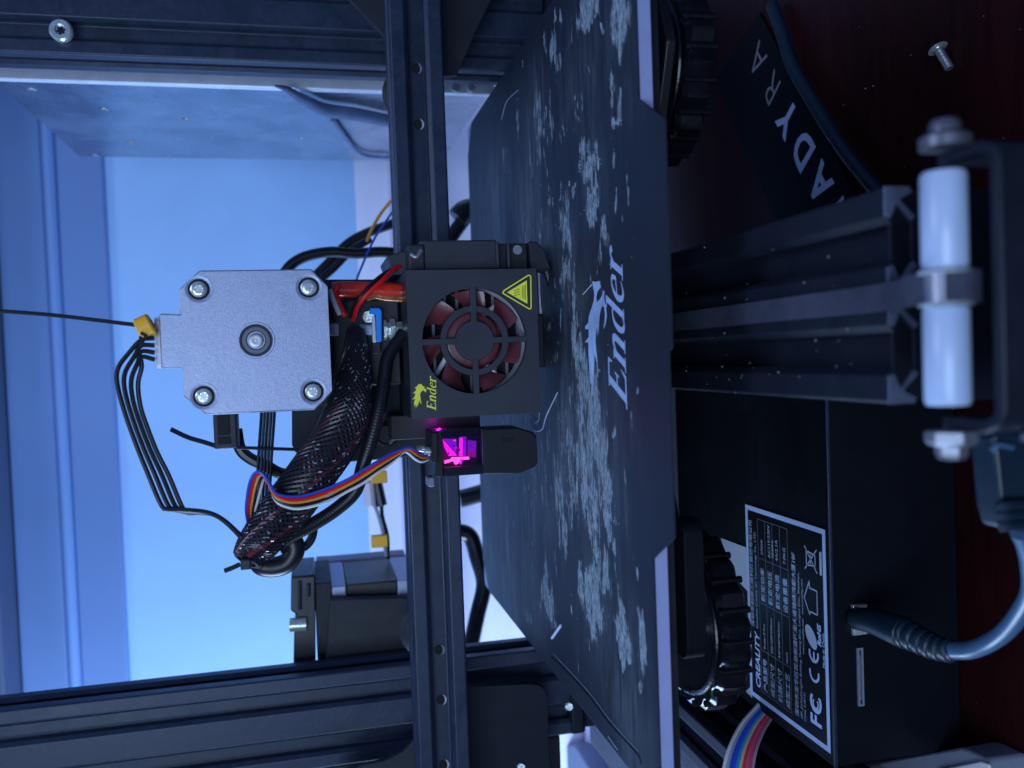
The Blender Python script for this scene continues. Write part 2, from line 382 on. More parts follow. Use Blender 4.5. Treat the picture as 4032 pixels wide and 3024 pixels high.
# rounded black cover behind the left upright
mb = MB(); P = [A(x, y, 362) for x, y in ((1800, 2702), (2085, 2688), (2118, 2693), (2140, 2712), (2150, 2750), (2158, 3000), (2162, 3150), (1790, 3200))]
mb.prism([(q.x, q.z) for q in P], 'y', 360, 364)
mb.build('rounded_cover', 'steelblk', fr, bevel=0.6)
mb = MB().cyl(A(2240, 2775, 374), (0, -1, 0.25), 1.7, 2.4); mb.build('cover_screw', 'metal', fr)
mb = MB().cyl(A(2052, 3015, 360), (0, -1, 0.25), 1.6, 1.4); mb.build('cover_screw', 'metal', fr)

# ================================================================== GANTRY RAIL
gr = thing('gantry_rail', (0, 341, 148.8), 'horizontal slotted black aluminium rail crossing in front of both uprights', 'rail')
prof = slot_outline(1, 1)
mb = MB().prism([(331 + a, 148.8 + b) for a, b in prof], 'x', -200, 200); rail = mb.build('rail_extrusion', 'anod', gr, bevel=0.3, smooth=False)
for px, py, br in ((1645, 270, 0), (1650, 490, 1), (1715, 2560, 0), (1735, 2755, 1), (1752, 3010, 1)):
    c = A(px, py, 336.4)
    c.z = 158.6
    h = MB().lathe(c, (0, -1, 0), [(0, 0.2), (1.9, 0.2), (1.9, 0.05)], 20).build('screw_hole', 'dark', gr)
    mb = MB(); n = 14; vs = []                       # glint on the lower lip of the bore, drawn as a pale crescent
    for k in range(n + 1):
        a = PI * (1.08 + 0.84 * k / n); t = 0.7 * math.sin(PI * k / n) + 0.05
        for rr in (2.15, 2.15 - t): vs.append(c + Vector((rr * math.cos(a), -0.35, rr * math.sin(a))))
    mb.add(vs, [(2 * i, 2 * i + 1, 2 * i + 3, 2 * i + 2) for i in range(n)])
    mb.build('bore_glint', 'sticker' if br else 'grey', h, smooth=False)
# end plates with guide wheels
def end_plate(pts, lab):
    P = [A(x, y, 353) for x, y in pts]; mb = MB().prism([(p.x, p.z) for p in P], 'y', 353, 356)
    mb.build('end_plate', 'blackm', gr, bevel=0.5)
end_plate([(1360, -60), (1375, 0), (1500, 130), (1522, 160), (1530, 215), (1545, 300), (1765, 300), (1800, 295), (1870, 130), (1945, -20), (1990, -120), (1700, -300), (1380, -250)], 'r')
end_plate([(1330, 3060), (1420, 3015), (1520, 2995), (1590, 2960), (1622, 2925), (1650, 2900), (1830, 2930), (1836, 3200), (1500, 3300), (1300, 3200)], 'l')
for px, py in ((1612, 372), (1678, 2480)):
    c = A(px, py, 363); mb = MB().lathe(c + Vector((0, -5, 0)), (0, 1, 0), [(0, 0), (7, 0), (8, .5), (9.6, 2.2), (9.6, 3.2), (11.2, 5), (9.6, 7.8), (8, 10), (0, 10)], 36)
    mb.build('guide_wheel', 'blackm', gr)

# ================================================================== POWER SUPPLY
ps = thing('power_supply', (160, 434, 108), 'tall silver sheet metal power supply box behind the right upright', 'power supply')
mb = MB().box(134, 185, 442, 590, 110, 337); mb.build('housing', 'sheetmetal', ps, bevel=0.8)
mb = MB().box(133.8, 139.2, 437, 441.8, 106, 339); mb.build('front_flange', mat('polished_flange', (.72, .78, .9), .35, .2, 200, .1), ps, bevel=0.4)
for px, py in ((125, 352), (410, 430), (515, 562), (375, 612), (1190, 545), (735, 470)):
    d = ray(px, py); q = d * (134 / d.x); c = Vector((134, q.y, q.z + CAM_Z))
    screw_head(ps, c + Vector((0.2, 0, 0)), (-1, 0, 0), 2.2, 0.7, 'gmetal', name='case_screw')
mb = MB()
for z in (118, 126, 137):
    mb.cyl((136.3, 436.9, z), (0, -1, 0), 2.0, 1.5)
mb.build('terminal_screws', 'metal', ps)

# ================================================================== PRINT BED
bed = thing('print_bed', (0, 325, 100), 'square print bed plate with bare aluminium edge, riding on the middle beam', 'print bed')
mb = MB().prism(rrect(-117.5, 117.5, 207.4, 442.5, 3), 'z', 116.0, 119.5); mb.build('aluminium_plate', 'aluedge', bed, bevel=0.25)
mb = MB().box(-114, 114, 212, 438, 112.2, 115.4); mb.build('insulation', 'black', bed)
mb = MB().prism([(-84, 228), (-84, 246), (-24, 262), (-24, 390), (-84, 410), (-84, 424), (84, 424), (84, 410), (44, 390), (44, 262), (100, 246), (100, 228), (84, 222), (28, 246), (-8, 246), (-66, 222)], 'z', 102.5, 105.5)
mb.build('carriage_plate', 'black', bed, bevel=0.5)
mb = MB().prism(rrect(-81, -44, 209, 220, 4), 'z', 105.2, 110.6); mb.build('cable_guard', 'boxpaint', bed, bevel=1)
def knob(cx, cy, z0, R):
    mb = MB(); n = 108; zs = [(z0 + 9.5, 0.93), (z0 + 8, 0.985), (z0 + 4, 1.0), (z0 + 1.2, 0.99), (z0, 0.93), (z0 + .4, 0.86), (z0 + 3, 0.80), (z0 + 3, 0.30)]
    for z, k in zs:
        for i in range(n):
            t = 2 * PI * i / n; sc = 1.0 + (0.035 * math.cos(18 * t) if k > 0.84 else 0)
            mb.v.append(Vector((cx + R * k * sc * math.cos(t), cy + R * k * sc * math.sin(t), z + 0.35 * math.sin(5 * t))))
    mb.f += [(j * n + i, j * n + (i + 1) % n, (j + 1) * n + (i + 1) % n, (j + 1) * n + i) for j in range(len(zs) - 1) for i in range(n)]
    mb.f.append(tuple(range(n)))
    o = mb.build('leveling_knob', 'glue', bed)
    for i in range(18):
        t = 2 * PI * (i + 0.5) / 18
        g = MB().cyl((cx + R * 0.955 * math.cos(t), cy + R * 0.955 * math.sin(t), z0 - 0.4), (0, 0, 1), 1.1, 10.0, 10); g.build('grip_rib', 'glue', o)
    g = MB().tube([(cx + R * (0.84 + 0.02 * math.sin(3 * t)) * math.cos(t), cy + R * (0.84 + 0.02 * math.sin(3 * t)) * math.sin(t), z0 + 10.0) for t in [math.radians(180 + 14 * q) for q in range(14)]], 0.8, 8)
    g.build('rim_bead', 'glue', o)
    mb = MB().cyl((cx, cy, z0 + 9), (0, 0, 1), 4.5, 17, 16); mb.build('spring', 'black', o)
knob(-88, 265, 77, 28); knob(88, 262, 84.5, 28)

# ================================================================== BUILD SHEET
bs = thing('build_sheet', (0, 325, 119), 'worn black build sheet streaked with pale dried glue, printed word and dragon near its front', 'build sheet')
mb = MB()
# outline of the sheet with its chamfered front tab
def tabx(y, side):
    return side * 117.3
def clampxy(x, y):                          # pull grid points outside the outline back onto it
    yf = 207.2
    if y < yf:
        lim = 54.3 - max(0, (yf - y)) * 0 
    return x, y
NX, NY = 250, 250
from mathutils import noise as mnoise
import math as _m
blobs_h = [(2310,30,50,80,1),(2435,70,38,130,.9),(2180,200,20,60,.9),(2195,262,13,42,.9),(2300,600,22,60,.9),(2318,680,22,60,1),(2335,780,20,60,1),(2330,840,24,60,1),(2343,575,8,40,.8),(2360,630,12,50,.85),
 (2115,420,14,90,.8),(2122,540,16,90,.75),(2172,500,7,110,.75),(2172,400,8,60,.6),(2413,360,9,42,.85),(2440,430,12,42,.95),(2415,460,8,30,.8),(2225,870,20,110,.8),(2243,960,18,90,.8),(2380,920,14,65,.95),(2368,1010,10,50,.7),
 (2290,400,12,30,.55),(2260,380,8,25,.5),(2275,480,10,20,.5),(2320,490,8,25,.5),(2040,470,12,70,.6),(2160,780,10,40,.7),(2225,1060,16,70,.75),(2262,1090,12,50,.6),(2258,1180,15,90,.85),(2265,1300,20,90,.9),(2280,1400,26,90,.8),(2300,1500,30,90,.9),
 (2340,1600,28,110,.95),(2290,1640,26,110,.85),(2235,1560,18,90,.7),(2340,1740,40,130,.95),(2290,1800,40,120,.8),(2380,1800,24,120,.9),(2385,1930,24,110,.9),(2240,1800,22,120,.7),(2320,1960,45,110,.9),(2395,2040,18,110,.9),(2250,1930,30,130,.7),
 (2200,1950,22,150,.65),(2330,2060,26,80,.85),(2345,2180,16,60,.75),(2370,2180,16,60,.7),(2330,2310,34,90,.95),(2340,2400,38,90,1),(2290,2360,14,90,.9),(2385,2250,16,90,.85),(2160,2260,14,80,.75),(2160,2370,26,90,.9),(2175,2430,16,40,.9),(2445,2400,18,70,.9),(2450,2500,26,70,1),(2455,2560,24,40,1),(2510,2450,12,70,.7),(2530,2540,13,110,.85),(2425,2250,8,60,.5),
 (2115,1800,26,60,.5),(2225,2110,14,90,.7),(2070,2400,20,60,.5),(2520,2620,9,60,.5),(2430,1850,10,40,.55),(2420,2000,10,50,.5),(2390,2720,9,40,.5),(2456,2780,5,150,.5),
 (1985,640,12,60,.55),(2000,700,8,80,.5),(2145,170,8,60,.5),(2250,130,10,60,.45),(2420,100,10,40,.5),(2130,650,8,30,.4),(2330,1120,10,60,.5)]
blobs_s = [(1960,760,60,170,.9),(1950,900,60,140,.9),(2060,850,60,170,1),(2120,950,50,120,.9),(2050,1700,90,200,.9),(2140,1880,70,220,1),(2060,1980,70,160,.8),(1990,2150,60,240,.8),(2060,2250,50,160,.8),(2230,1700,80,260,.7),(2110,480,40,190,.7),(2330,700,60,260,.35),
 (2320,1750,110,320,.8),(2100,1400,60,240,.6),(1990,2350,60,160,.6),(2480,2800,70,240,.55),(2500,2600,60,200,.4),(2350,2350,110,260,.4),(2300,300,200,300,.30),(2080,2400,60,140,.5),(1900,1000,40,300,.55),(1920,2100,50,350,.6),(2440,400,50,150,.3),(2240,1100,60,300,.5),(2430,2000,40,300,.25)]
def conv(bl):
    out = []
    for px, py, rx, ry, s in bl:
        c = G(px, py, 120); a = G(px + rx, py, 120); b = G(px, py + ry, 120)
        out.append((c.x, c.y, abs(b.x - c.x), max(1.0, abs(a.y - c.y)), s))
    return out
BH, BS = conv(blobs_h), conv(blobs_s)
rs = random.Random(11)
for i_ in range(400):                                   # scattered small flecks, mostly in the used middle of the sheet
    x_ = rs.gauss(0, 60); y_ = rs.gauss(282, 50)
    if abs(x_) < 112 and 214 < y_ < 430 and not (-20 < x_ < 32 and 215 < y_ < 240):
        BH.append((x_, y_, rs.uniform(.7, 3.8), rs.uniform(.5, 1.5), rs.uniform(.4, 1.0)))
def warp(x, y):
    a_ = mnoise.noise_vector(Vector((x * .10, y * .16, 3))); b_ = mnoise.noise_vector(Vector((x * .38, y * .55, 9)))
    return x + a_.x * 5.5 + b_.x * 1.9, y + a_.y * 3.2 + b_.y * 1.1
def fieldmap(bl, X, Y, hard):
    out = [0.0] * len(X); cell = {}
    for k, b_ in enumerate(bl):
        R_ = 2.5
        for gx in range(int((b_[0] - R_ * b_[2]) // 12), int((b_[0] + R_ * b_[2]) // 12) + 1):
            for gy in range(int((b_[1] - R_ * b_[3]) // 12), int((b_[1] + R_ * b_[3]) // 12) + 1): cell.setdefault((gx, gy), []).append(b_)
    for i_ in range(len(X)):
        x, y = X[i_], Y[i_]; v = 0.0
        for cx, cy, rx, ry, s_ in cell.get((int(x // 12), int(y // 12)), ()):
            q = ((x - cx) / rx) ** 2 + ((y - cy) / ry) ** 2
            if q < 6: v = max(v, s_ * (min(1.0, _m.exp(-0.9 * (q - 0.35))) if hard else _m.exp(-0.8 * q)))
        out[i_] = v
    return out
vs = []; fh = []; fs_ = []; faces = []
def sheet_y0(x):
    if -44.4 <= x <= 54.3: return 191.5 if x > 0 else 193.4
    if -52.5 < x < -44.4: return 207.2 + (x + 52.5) / 8.1 * (193.4 - 207.2)
    if 54.3 < x < 63.5: return 191.5 + (x - 54.3) / 9.2 * (207.2 - 191.5)
    return 207.2
def sheet_y1(x):
    e = min(x + 117.3, 117.3 - x); return 442.5 - max(0, 14 - e) * 0.9
xs = sorted(set([round(-117.3 + 234.6 * i / NX, 3) for i in range(NX + 1)] + [-52.5, -44.4, 54.3, 63.5]))
for x in xs:
    y0, y1 = sheet_y0(x), sheet_y1(x)
    for j in range(NY + 1):
        y = y0 + (y1 - y0) * j / NY
        vs.append(Vector((x, y, 120)))
W = NY + 1; n = len(xs)
wp = [warp(v_.x, v_.y) for v_ in vs]
fh = fieldmap(BH, [a_[0] for a_ in wp], [a_[1] for a_ in wp], True); fs_ = fieldmap(BS, [a_[0] for a_ in wp], [a_[1] for a_ in wp], False)
faces = [(i * W + j, (i + 1) * W + j, (i + 1) * W + j + 1, i * W + j + 1) for i in range(n - 1) for j in range(NY)]
nv = len(vs)
rim = [i * W for i in range(n)] + [(n - 1) * W + j for j in range(1, W)] + [i * W + NY for i in range(n - 2, -1, -1)] + [j for j in range(NY - 1, 0, -1)]
low = {}
for i in rim: low[i] = len(vs); vs.append(Vector((vs[i].x, vs[i].y, 119.55))); fh.append(0); fs_.append(0)
for a, b in zip(rim, rim[1:] + rim[:1]): faces.append((a, low[a], low[b], b))
mb.v = vs; mb.f = faces
sh = mb.build('magnetic_sheet', 'sheet', bs, angle=0.5, recalc=True)
if len(sh.data.vertices) == len(fh):
    for nm, arr in (('flake', fh), ('haze', fs_)):
        at_ = sh.data.attributes.new(nm, 'FLOAT', 'POINT'); at_.data.foreach_set('value', arr)

# ---- hand-drawn italic serif lettering, shared by the sheet and the fan cover
def bezq(pts, n=8):
    out = catmull([Vector((a, b, 0)) for a, b in pts], n); return [(p.x, p.y) for p in out]
def ribbon(pts, ws, smooth=True):
    P = catmull([Vector((a, b, 0)) for a, b in pts], 6) if smooth else [Vector((a, b, 0)) for a, b in pts]
    m = len(P); out = []
    for i, p in enumerate(P):
        t = (P[min(m - 1, i + 1)] - P[max(0, i - 1)]).normalized(); nn = Vector((-t.y, t.x, 0))
        u = i / (m - 1) * (len(ws) - 1); k = min(int(u), len(ws) - 2); w_ = ws[k] + (ws[k + 1] - ws[k]) * (u - k)
        out.append((p + nn * w_ / 2, p - nn * w_ / 2))
    return [(a.x, a.y) for a, b in out] + [(b.x, b.y) for a, b in reversed(out)]
def letters():
    L = {}
    L['E'] = (0.74, [ribbon([(.20, .02), (.20, .98)], [.17, .17], False), ribbon([(.02, .03), (.62, .035)], [.06, .07], False), ribbon([(.62, .02), (.70, .28)], [.10, .02], False),
                     ribbon([(.04, .97), (.60, .965)], [.06, .07], False), ribbon([(.60, .98), (.64, .76)], [.10, .02], False), ribbon([(.25, .51), (.48, .51)], [.06, .06], False), ribbon([(.48, .62), (.48, .40)], [.05, .05], False)])
    L['n'] = (0.66, [ribbon([(.16, .0), (.16, .64)], [.15, .15], False), ribbon([(.02, .64), (.17, .62)], [.04, .06], False), ribbon([(.0, .02), (.30, .02)], [.045, .045], False),
                     ribbon([(.20, .48), (.32, .62), (.44, .62), (.50, .48), (.50, .0)], [.05, .10, .14, .15, .15]), ribbon([(.38, .02), (.64, .02)], [.045, .045], False)])
    L['d'] = (0.62, [ribbon([(.46, .0), (.46, 1.0)], [.14, .14], False), ribbon([(.28, .98), (.46, .96)], [.04, .06], False), ribbon([(.46, .02), (.60, .03)], [.05, .04], False),
                     ribbon([(.44, .56), (.30, .64), (.14, .54), (.10, .32), (.16, .09), (.30, .01), (.44, .10)], [.05, .06, .11, .14, .11, .06, .05])])
    L['e'] = (0.54, [ribbon([(.14, .35), (.45, .40)], [.05, .05], False),
                     ribbon([(.46, .38), (.43, .57), (.29, .63), (.14, .50), (.10, .30), (.17, .08), (.32, .01), (.50, .12)], [.08, .10, .06, .11, .14, .11, .07, .03])])
    L['r'] = (0.50, [ribbon([(.16, .0), (.16, .64)], [.15, .15], False), ribbon([(.02, .64), (.17, .62)], [.04, .06], False), ribbon([(.0, .02), (.32, .02)], [.045, .045], False),
                     ribbon([(.20, .46), (.30, .62), (.42, .62), (.47, .54)], [.05, .07, .12, .14])])
    return L
LET = letters()
def word(mb, txt, fmap, shear, lift):
    u = 0; k = 0
    for ch in txt:
        adv, polys = LET[ch]
        for poly in polys:
            k += 1
            pts = [(u + a + b * shear, b) for a, b in poly]
            tr = tessellate_polygon([[Vector((p[0], p[1], 0)) for p in pts]])
            mb.add([fmap(p[0], p[1], k * lift) for p in pts], [tuple(t) for t in tr])
        u += adv
    return u
TOT = sum(LET[c][0] for c in 'Ender')
SH = 0.30
def bedmap(u, v, h):
    x = -15.6 + u * (43.2 / (TOT + 0.1)); y = 222.3 + v * 14.3
    return Vector((x, y, 120.06 + h))
mb = MB(); word(mb, 'Ender', bedmap, 0.45, 0.004); mb.build('printed_word', 'bedprint', bs, smooth=False, recalc=False)
DR = [(515,500),(480,508),(455,503),(460,540),(468,580),(470,620),(464,660),(452,700),(440,735),(428,775),(424,820),(400,850),(402,870),(426,872),(428,930),(396,970),(425,975),(424,1050),(428,1130),(434,1220),(436,1290),(448,1285),(452,1310),(445,1390),(462,1330),(468,1230),(470,1120),(474,1060),(490,1130),(494,1240),(500,1240),(494,1120),(484,1020),(480,960),(486,880),(493,850),(497,930),(506,850),(512,760),(528,692),(546,702),(552,760),(546,830),(540,870),(556,840),(567,770),(562,700),(550,655),(546,620),(549,580),(536,570),(530,612),(514,640),(490,665),(486,622),(496,580),(522,545),(516,525)]
DW = [G(2100 + a / 1.952, 850 + b / 1.952, 120) for a, b in DR]
def poly_add(mb, pts3, pts2):
    tr = tessellate_polygon([[Vector((p[0], p[1], 0)) for p in pts2]]); mb.add(pts3, [tuple(t) for t in tr])
mb = MB(); poly_add(mb, [p + Vector((0, 0, 0.07)) for p in DW], [(p.x, p.y) for p in DW]); mb.build('printed_dragon', 'wornprint', bs, smooth=False, recalc=False)
# loose strings of plastic on the sheet
mb = MB()
for pts in ([(2330, 1120), (2295, 1160)], [(2040, 355), (1995, 400), (1975, 470)],):
    mb.tube([G(x, y, 120.3) for x, y in pts], 0.12, 5)
mb.tube([G(x, y, 120.5) for x, y in ((2195, 1545), (2150, 1640), (2135, 1690), (2105, 1695), (2085, 1660), (2080, 1625))], 0.22, 6)
mb.tube([G(x, y, 120.4) for x, y in ((2125, 1610), (2122, 1650), (2108, 1665), (2090, 1640))], 0.15, 6)
mb.tube([G(x, y, 120.3) for x, y in ((2173, 2512), (2208, 2462))], 0.5, 6)
mb.tube([G(x, y, 120.3) for x, y in ((2395, 2900), (2430, 2950))], 0.15, 5)
mb.build('plastic_string', 'greyprint', bs)
# long scratch line along the left edge
mb = MB().tube([G(x, y, 120.1) for x, y in ((2170, 2585), (2300, 2720), (2400, 2850), (2505, 2965), (2525, 3010))], 0.16, 6); mb.build('torn_edge', 'dark', bs)
mb = MB().tube([G(x, y, 120.1) for x, y in ((2180, 2575), (2310, 2715), (2410, 2845), (2512, 2955))], 0.08, 6); mb.build('torn_edge', 'greyprint', bs)
mb = MB()
for i in range(70):
    x = random.uniform(-110, 110); y = random.uniform(200, 420)
    if y < 208 and not -40 < x < 50: continue
    r = random.choice((.1, .14, .2, .3)); mb.cyl((x, y, 120.02), (0, 0, 1), r, r * .8, 5, r * .4)
mb.build('dust_specks', 'dust', bs, kind='stuff')

# ================================================================== EXTRUDER MOTOR
mo = thing('extruder_motor', (7.6, 272, 197), 'square stepper motor seen from behind, pale cast metal cap with four corner screws', 'motor')
cx, cz = 7.6, 218.2
def oct_(h, c): return [(h, h - c), (h - c, h), (-h + c, h), (-h, h - c), (-h, -h + c), (-h + c, -h), (h - c, -h), (h, -h + c)]
h = 21.4
outl = [(cx + a, cz + b) for a, b in [(h, -h + 4.6), (h, h - 6), (h - 5.5, h), (8.6, h), (9.0, h + 5.3), (8.4, h + 5.9), (-6.6, h + 5.9), (-7.2, h + 5.3), (-7.4, h), (-h + 5.8, h), (-h, h - 6), (-h, -h + 5.5), (-h + 5.2, -h), (h - 5, -h)]]
# face plate with five holes is a prism; recesses are dark rings set into it
mb = MB().prism(outl, 'y', 272, 282); mb.build('rear_cap', 'cap', mo, bevel=0.7)
mb = MB().prism([(cx + a, cz + b) for a, b in oct_(21.0, 5)], 'y', 282.2, 304); mb.build('laminated_body', 'black', mo, bevel=0.3)
mb = MB().prism([(cx + a, cz + b) for a, b in oct_(21.2, 5)], 'y', 304.2, 314); mb.build('front_cap', 'cap', mo, bevel=0.5)
for dx in (-15.8, 15.8):
    for dz in (-15.8, 15.8):
        c = Vector((cx + dx, 271.95, cz + dz))
        MB().lathe(c, (0, -1, 0), [(4.1, -0.2), (4.0, 0.16), (3.3, 0.10), (3.2, 0.02)], 32).build('recess_lip', 'cap', mo)
        o = MB().lathe(c, (0, -1, 0), [(0, 0.06), (3.1, 0.06), (3.1, 0.0)], 32).build('recess', 'dark', mo)
        s = MB().lathe(c, (0, -1, 0), [(2.4, 0.07), (2.35, 0.3), (1.9, 0.6), (1.3, 0.7), (1.2, .5), (0, .45)], 28).build('cap_screw', 'metal', mo)
        st = MB(); pts = []
        for k in range(12):
            rr = 1.5 if k % 2 == 0 else .8; t = 2 * PI * k / 12 + .2
            pts.append(c + Vector((rr * math.cos(t), -0.72, rr * math.sin(t))))
        st.add(pts, [tuple(range(12))]).build('socket', 'gmetal', s, smooth=False)
c = Vector((cx + 0.3, 271.95, cz + 0.2))
MB().lathe(c, (0, -1, 0), [(5.6, -.2), (5.4, .3), (4.9, .3), (4.75, .02)], 40).build('bearing_lip', 'cap', mo)
MB().lathe(c, (0, -1, 0), [(4.8, .03), (2.6, .03)], 40).build('bearing_recess', 'blackm', mo)
MB().lathe(c, (0, -1, 0), [(4.1, .06), (4.0, .35), (2.9, .35), (2.8, .06)], 40).build('bearing_ring', mat('dark_bearing_steel', (.10, .10, .13), .4, .6), mo)
MB().lathe(c, (0, -1, 0), [(2.15, .06), (2.1, .6), (1.7, .75), (.9, .6), (0, .68)], 32).build('shaft_end', 'gmetal', mo)
pl = thing('motor_plug', (8.6, 276, 246), 'white plastic plug on top of the metal motor', 'plug')
q0, q1 = A(608, 1260, 274), A(647, 1440, 274)
mb = MB().box(q1.x, q0.x, 274, 281, q1.z + .1, q0.z); mb.build('plug_body', 'white', pl, bevel=0.4)
mb = MB().box(q1.x - .7, q0.x + .8, 275, 281.5, q0.z - 1.2, q0.z + .3); mb.build('plug_rim', 'white', pl, bevel=0.3)
tg = thing('cable_marker', A(565, 1290, 273), 'yellow cylindrical cable marker tag with a black letter beside the motor plug', 'cable tag')
ca, cb = A(545, 1330, 272), A(598, 1268, 272)
mb = MB().tube([ca + Vector((0, 0, 0)), cb], 3.3, 20, smooth=False)
mb.v = []; mb.f = []
ax = (A(545, 1300, 272) - A(600, 1275, 272)); c0 = A(600, 1275, 272)
mb.lathe(c0, ax, [(1.6, -0.2), (3.0, 0), (3.35, .5), (3.35, ax.length - .4), (3.0, ax.length), (1.7, ax.length)], 28); mb.build('tag_sleeve', 'orange', tg)
mb = MB(); put_text(mb, 'E', 4.2, A(583, 1322, 268.4), (0.55, 0, 1), (-1, 0, .5), bold=.05)
mb.build('tag_letter', 'dark', tg, smooth=False)
fl = MB().tube([A(-80, 1220, 296), A(200, 1240, 290), A(540, 1280, 276)], 0.62, 8).build('filament', 'wire')
tag(fl, 'thin black filament strand running from the yellow marker tag to the left edge', 'filament')

# ================================================================== CABLES near the motor
def px_path(pts, y, s=1, ox=0, oy=0):
    return [A(ox + a / s, oy + b / s, (y[min(i, len(y) - 1)] if isinstance(y, (list, tuple)) else y)) for i, (a, b) in enumerate(pts)]
def flat_cable(name, Lp, Rp, nwires, r, mats, label, cat, wn='wire', nsm=8):
    L = catmull(Lp, nsm); R = catmull(Rp, nsm); root = thing(name, Lp[0], label, cat)
    for i in range(nwires):
        t = i / (nwires - 1)
        MB().tube([a.lerp(b, t) for a, b in zip(L, R)], r, 8, smooth=False).build(wn, mats[i % len(mats)], root)
    return root
def samelen(a, b):
    return a, b
def resample(p, n):
    p = [Vector(q) for q in p]; d = [0]
    for a, b in zip(p, p[1:]): d.append(d[-1] + (b - a).length)
    out = []
    for i in range(n):
        t = d[-1] * i / (n - 1); k = max(j for j in range(len(d)) if d[j] <= t + 1e-9); k = min(k, len(p) - 2)
        out.append(p[k].lerp(p[k + 1], (t - d[k]) / max(1e-9, d[k + 1] - d[k])))
    return out
# four black wires looping from the motor plug down to the braided sleeve
Lp = px_path([(345, 550), (260, 562), (180, 645), (108, 745), (103, 850), (150, 1030), (220, 1230), (300, 1430), (390, 1640), (440, 1668), (560, 1672), (700, 1690), (800, 1740), (900, 1830)], 271, 1.659, 400, 1000)
Rp = px_path([(348, 690), (262, 672), (262, 740), (238, 850), (255, 1000), (305, 1150), (365, 1300), (440, 1450), (520, 1640), (560, 1690), (640, 1690), (740, 1705), (820, 1760), (910, 1850)], 273, 1.659, 400, 1000)
Lp = resample(catmull(Lp, 8), 90); Rp = resample(catmull(Rp, 8), 90)
root = thing('motor_cable', Lp[0], 'flat cable of four black wires looping out from the white motor plug', 'cable')
for i in range(4):
    t = i / 3; MB().tube([a.lerp(b, t) for a, b in zip(Lp, Rp)], 0.68, 10, smooth=False).build('wire', 'wire', root)
# dark flat cable hanging straight from under the motor
Lp = px_path([(1040, 900), (1045, 1020), (1030, 1250), (1020, 1420), (1012, 1560), (1000, 1700), (1000, 1780)], 292, 1.659, 400, 1000)
Rp = px_path([(1125, 900), (1130, 1020), (1115, 1250), (1105, 1420), (1098, 1560), (1092, 1700), (1080, 1780)], 292, 1.659, 400, 1000)
flat_cable('hanging_cable', Lp, Rp, 5, 0.48, ['wire', 'anod'], 'straight dark flat cable hanging from under the motor behind the coloured loop', 'cable')
o = MB().tube(px_path([(930, 1690), (945, 1765), (985, 1805), (1050, 1835), (1100, 1862), (1150, 1868), (1210, 1858)], 300), 2.0, 10).build('black_lead', 'wire'); tag(o, 'thick black lead curving away below the black clip block', 'cable')
# clip block and tie
cb_ = thing('clip_block', A(885, 1700, 285), 'black plastic block with two slots below the motor corner', 'clip')
a, b = A(836, 1600, 286), A(936, 1764, 286)
mb = MB(); mb.box(b.x, a.x, 286, 296, b.z, a.z); mb.build('block', 'blackm', cb_, bevel=.5)
a2, b2 = A(853, 1610, 285.8), A(905, 1712, 285.8); MB().box(b2.x, a2.x, 285.4, 285.9, b2.z, a2.z).build('slot', 'dark', cb_)
a2, b2 = A(858, 1722, 285.8), A(908, 1748, 285.8); MB().box(b2.x, a2.x, 285.4, 285.9, b2.z, a2.z).build('slot', 'dark', cb_)
o = MB().tube(px_path([(672, 1690), (740, 1722), (800, 1740), (850, 1756)], 288), 0.75, 8).tube(px_path([(930, 1762), (1050, 1766), (1180, 1770)], 290), 0.55, 8).build('cable_tie_tail', 'wire')
tag(o, 'thin pointed tail of a black cable tie sticking out past the clip block', 'cable tie')

# ---- braided sleeve
bsv = thing('braided_sleeve', A(1330, 1500, 292), 'thick braided cable sleeve with dark red wires showing through, running diagonally below the motor', 'cable sleeve')
spine = catmull(px_path([(1400, 1300), (1400, 1420), (1390, 1540), (1365, 1640), (1310, 1750), (1240, 1850), (1160, 1960), (1080, 2060), (1010, 2150), (975, 2205)], [300, 296, 292, 290, 288, 287, 286, 284, 282, 280]), 14)
def rad(t): return 5.6 * (0.45 + 0.75 * min(1, t / 0.3)) * (1 - 0.0 * t) * (1.12 if t < .75 else 1.12 - 1.6 * (t - .75))
MB().tube(spine, lambda t: rad(t) * 0.82, 20, smooth=False).build('core', mat('dark_inner_wires', (.045, .010, .018), .4, 0, 90, .6), bsv)
T, N = frames(spine); m = len(spine)
def helix(phase, turns, rr, r, col, name='strand', start=0):
    pts = []
    for i in range(start, m * 2 - 1):
        k = i / 2; i0 = int(k); i1 = min(m - 1, i0 + 1); fr_ = k - i0
        p = spine[i0].lerp(spine[i1], fr_); nn = N[i0].lerp(N[i1], fr_).normalized(); tt = T[i0].lerp(T[i1], fr_).normalized(); b = tt.cross(nn); t = k / (m - 1)
        a = phase + turns * 2 * PI * t; pts.append(p + (nn * math.cos(a) + b * math.sin(a)) * rad(t) * rr)
    return MB().tube(pts, r, 5, smooth=False)
mbd = MB(); mbl = MB()
NS = 22
for i in range(NS):
    for sgn in (1, -1):
        for off in (-0.035, 0.035):
            ms = helix(2 * PI * i / NS + off, sgn * 2.1, 1.0 + 0.02 * sgn, 0.16, None); mbd.add(ms.v, ms.f)
        nseg = len(ms.v) // 5
        for q_ in range(8):  # glints on the braid, painted as short pale segments
            k0 = random.randrange(12, nseg - 8)
            ctr = [sum((ms.v[(k0 + w_) * 5 + z_] for z_ in range(5)), Vector()) / 5 for w_ in range(3)]
            ctr = [c_ + Vector((0, -0.1, 0)) for c_ in ctr]
            mbl.tube(ctr, 0.20, 5, smooth=False)
mbd.build('braid', 'strand', bsv, kind='stuff'); mbl.build('braid_glints', 'strandl', bsv, kind='stuff')
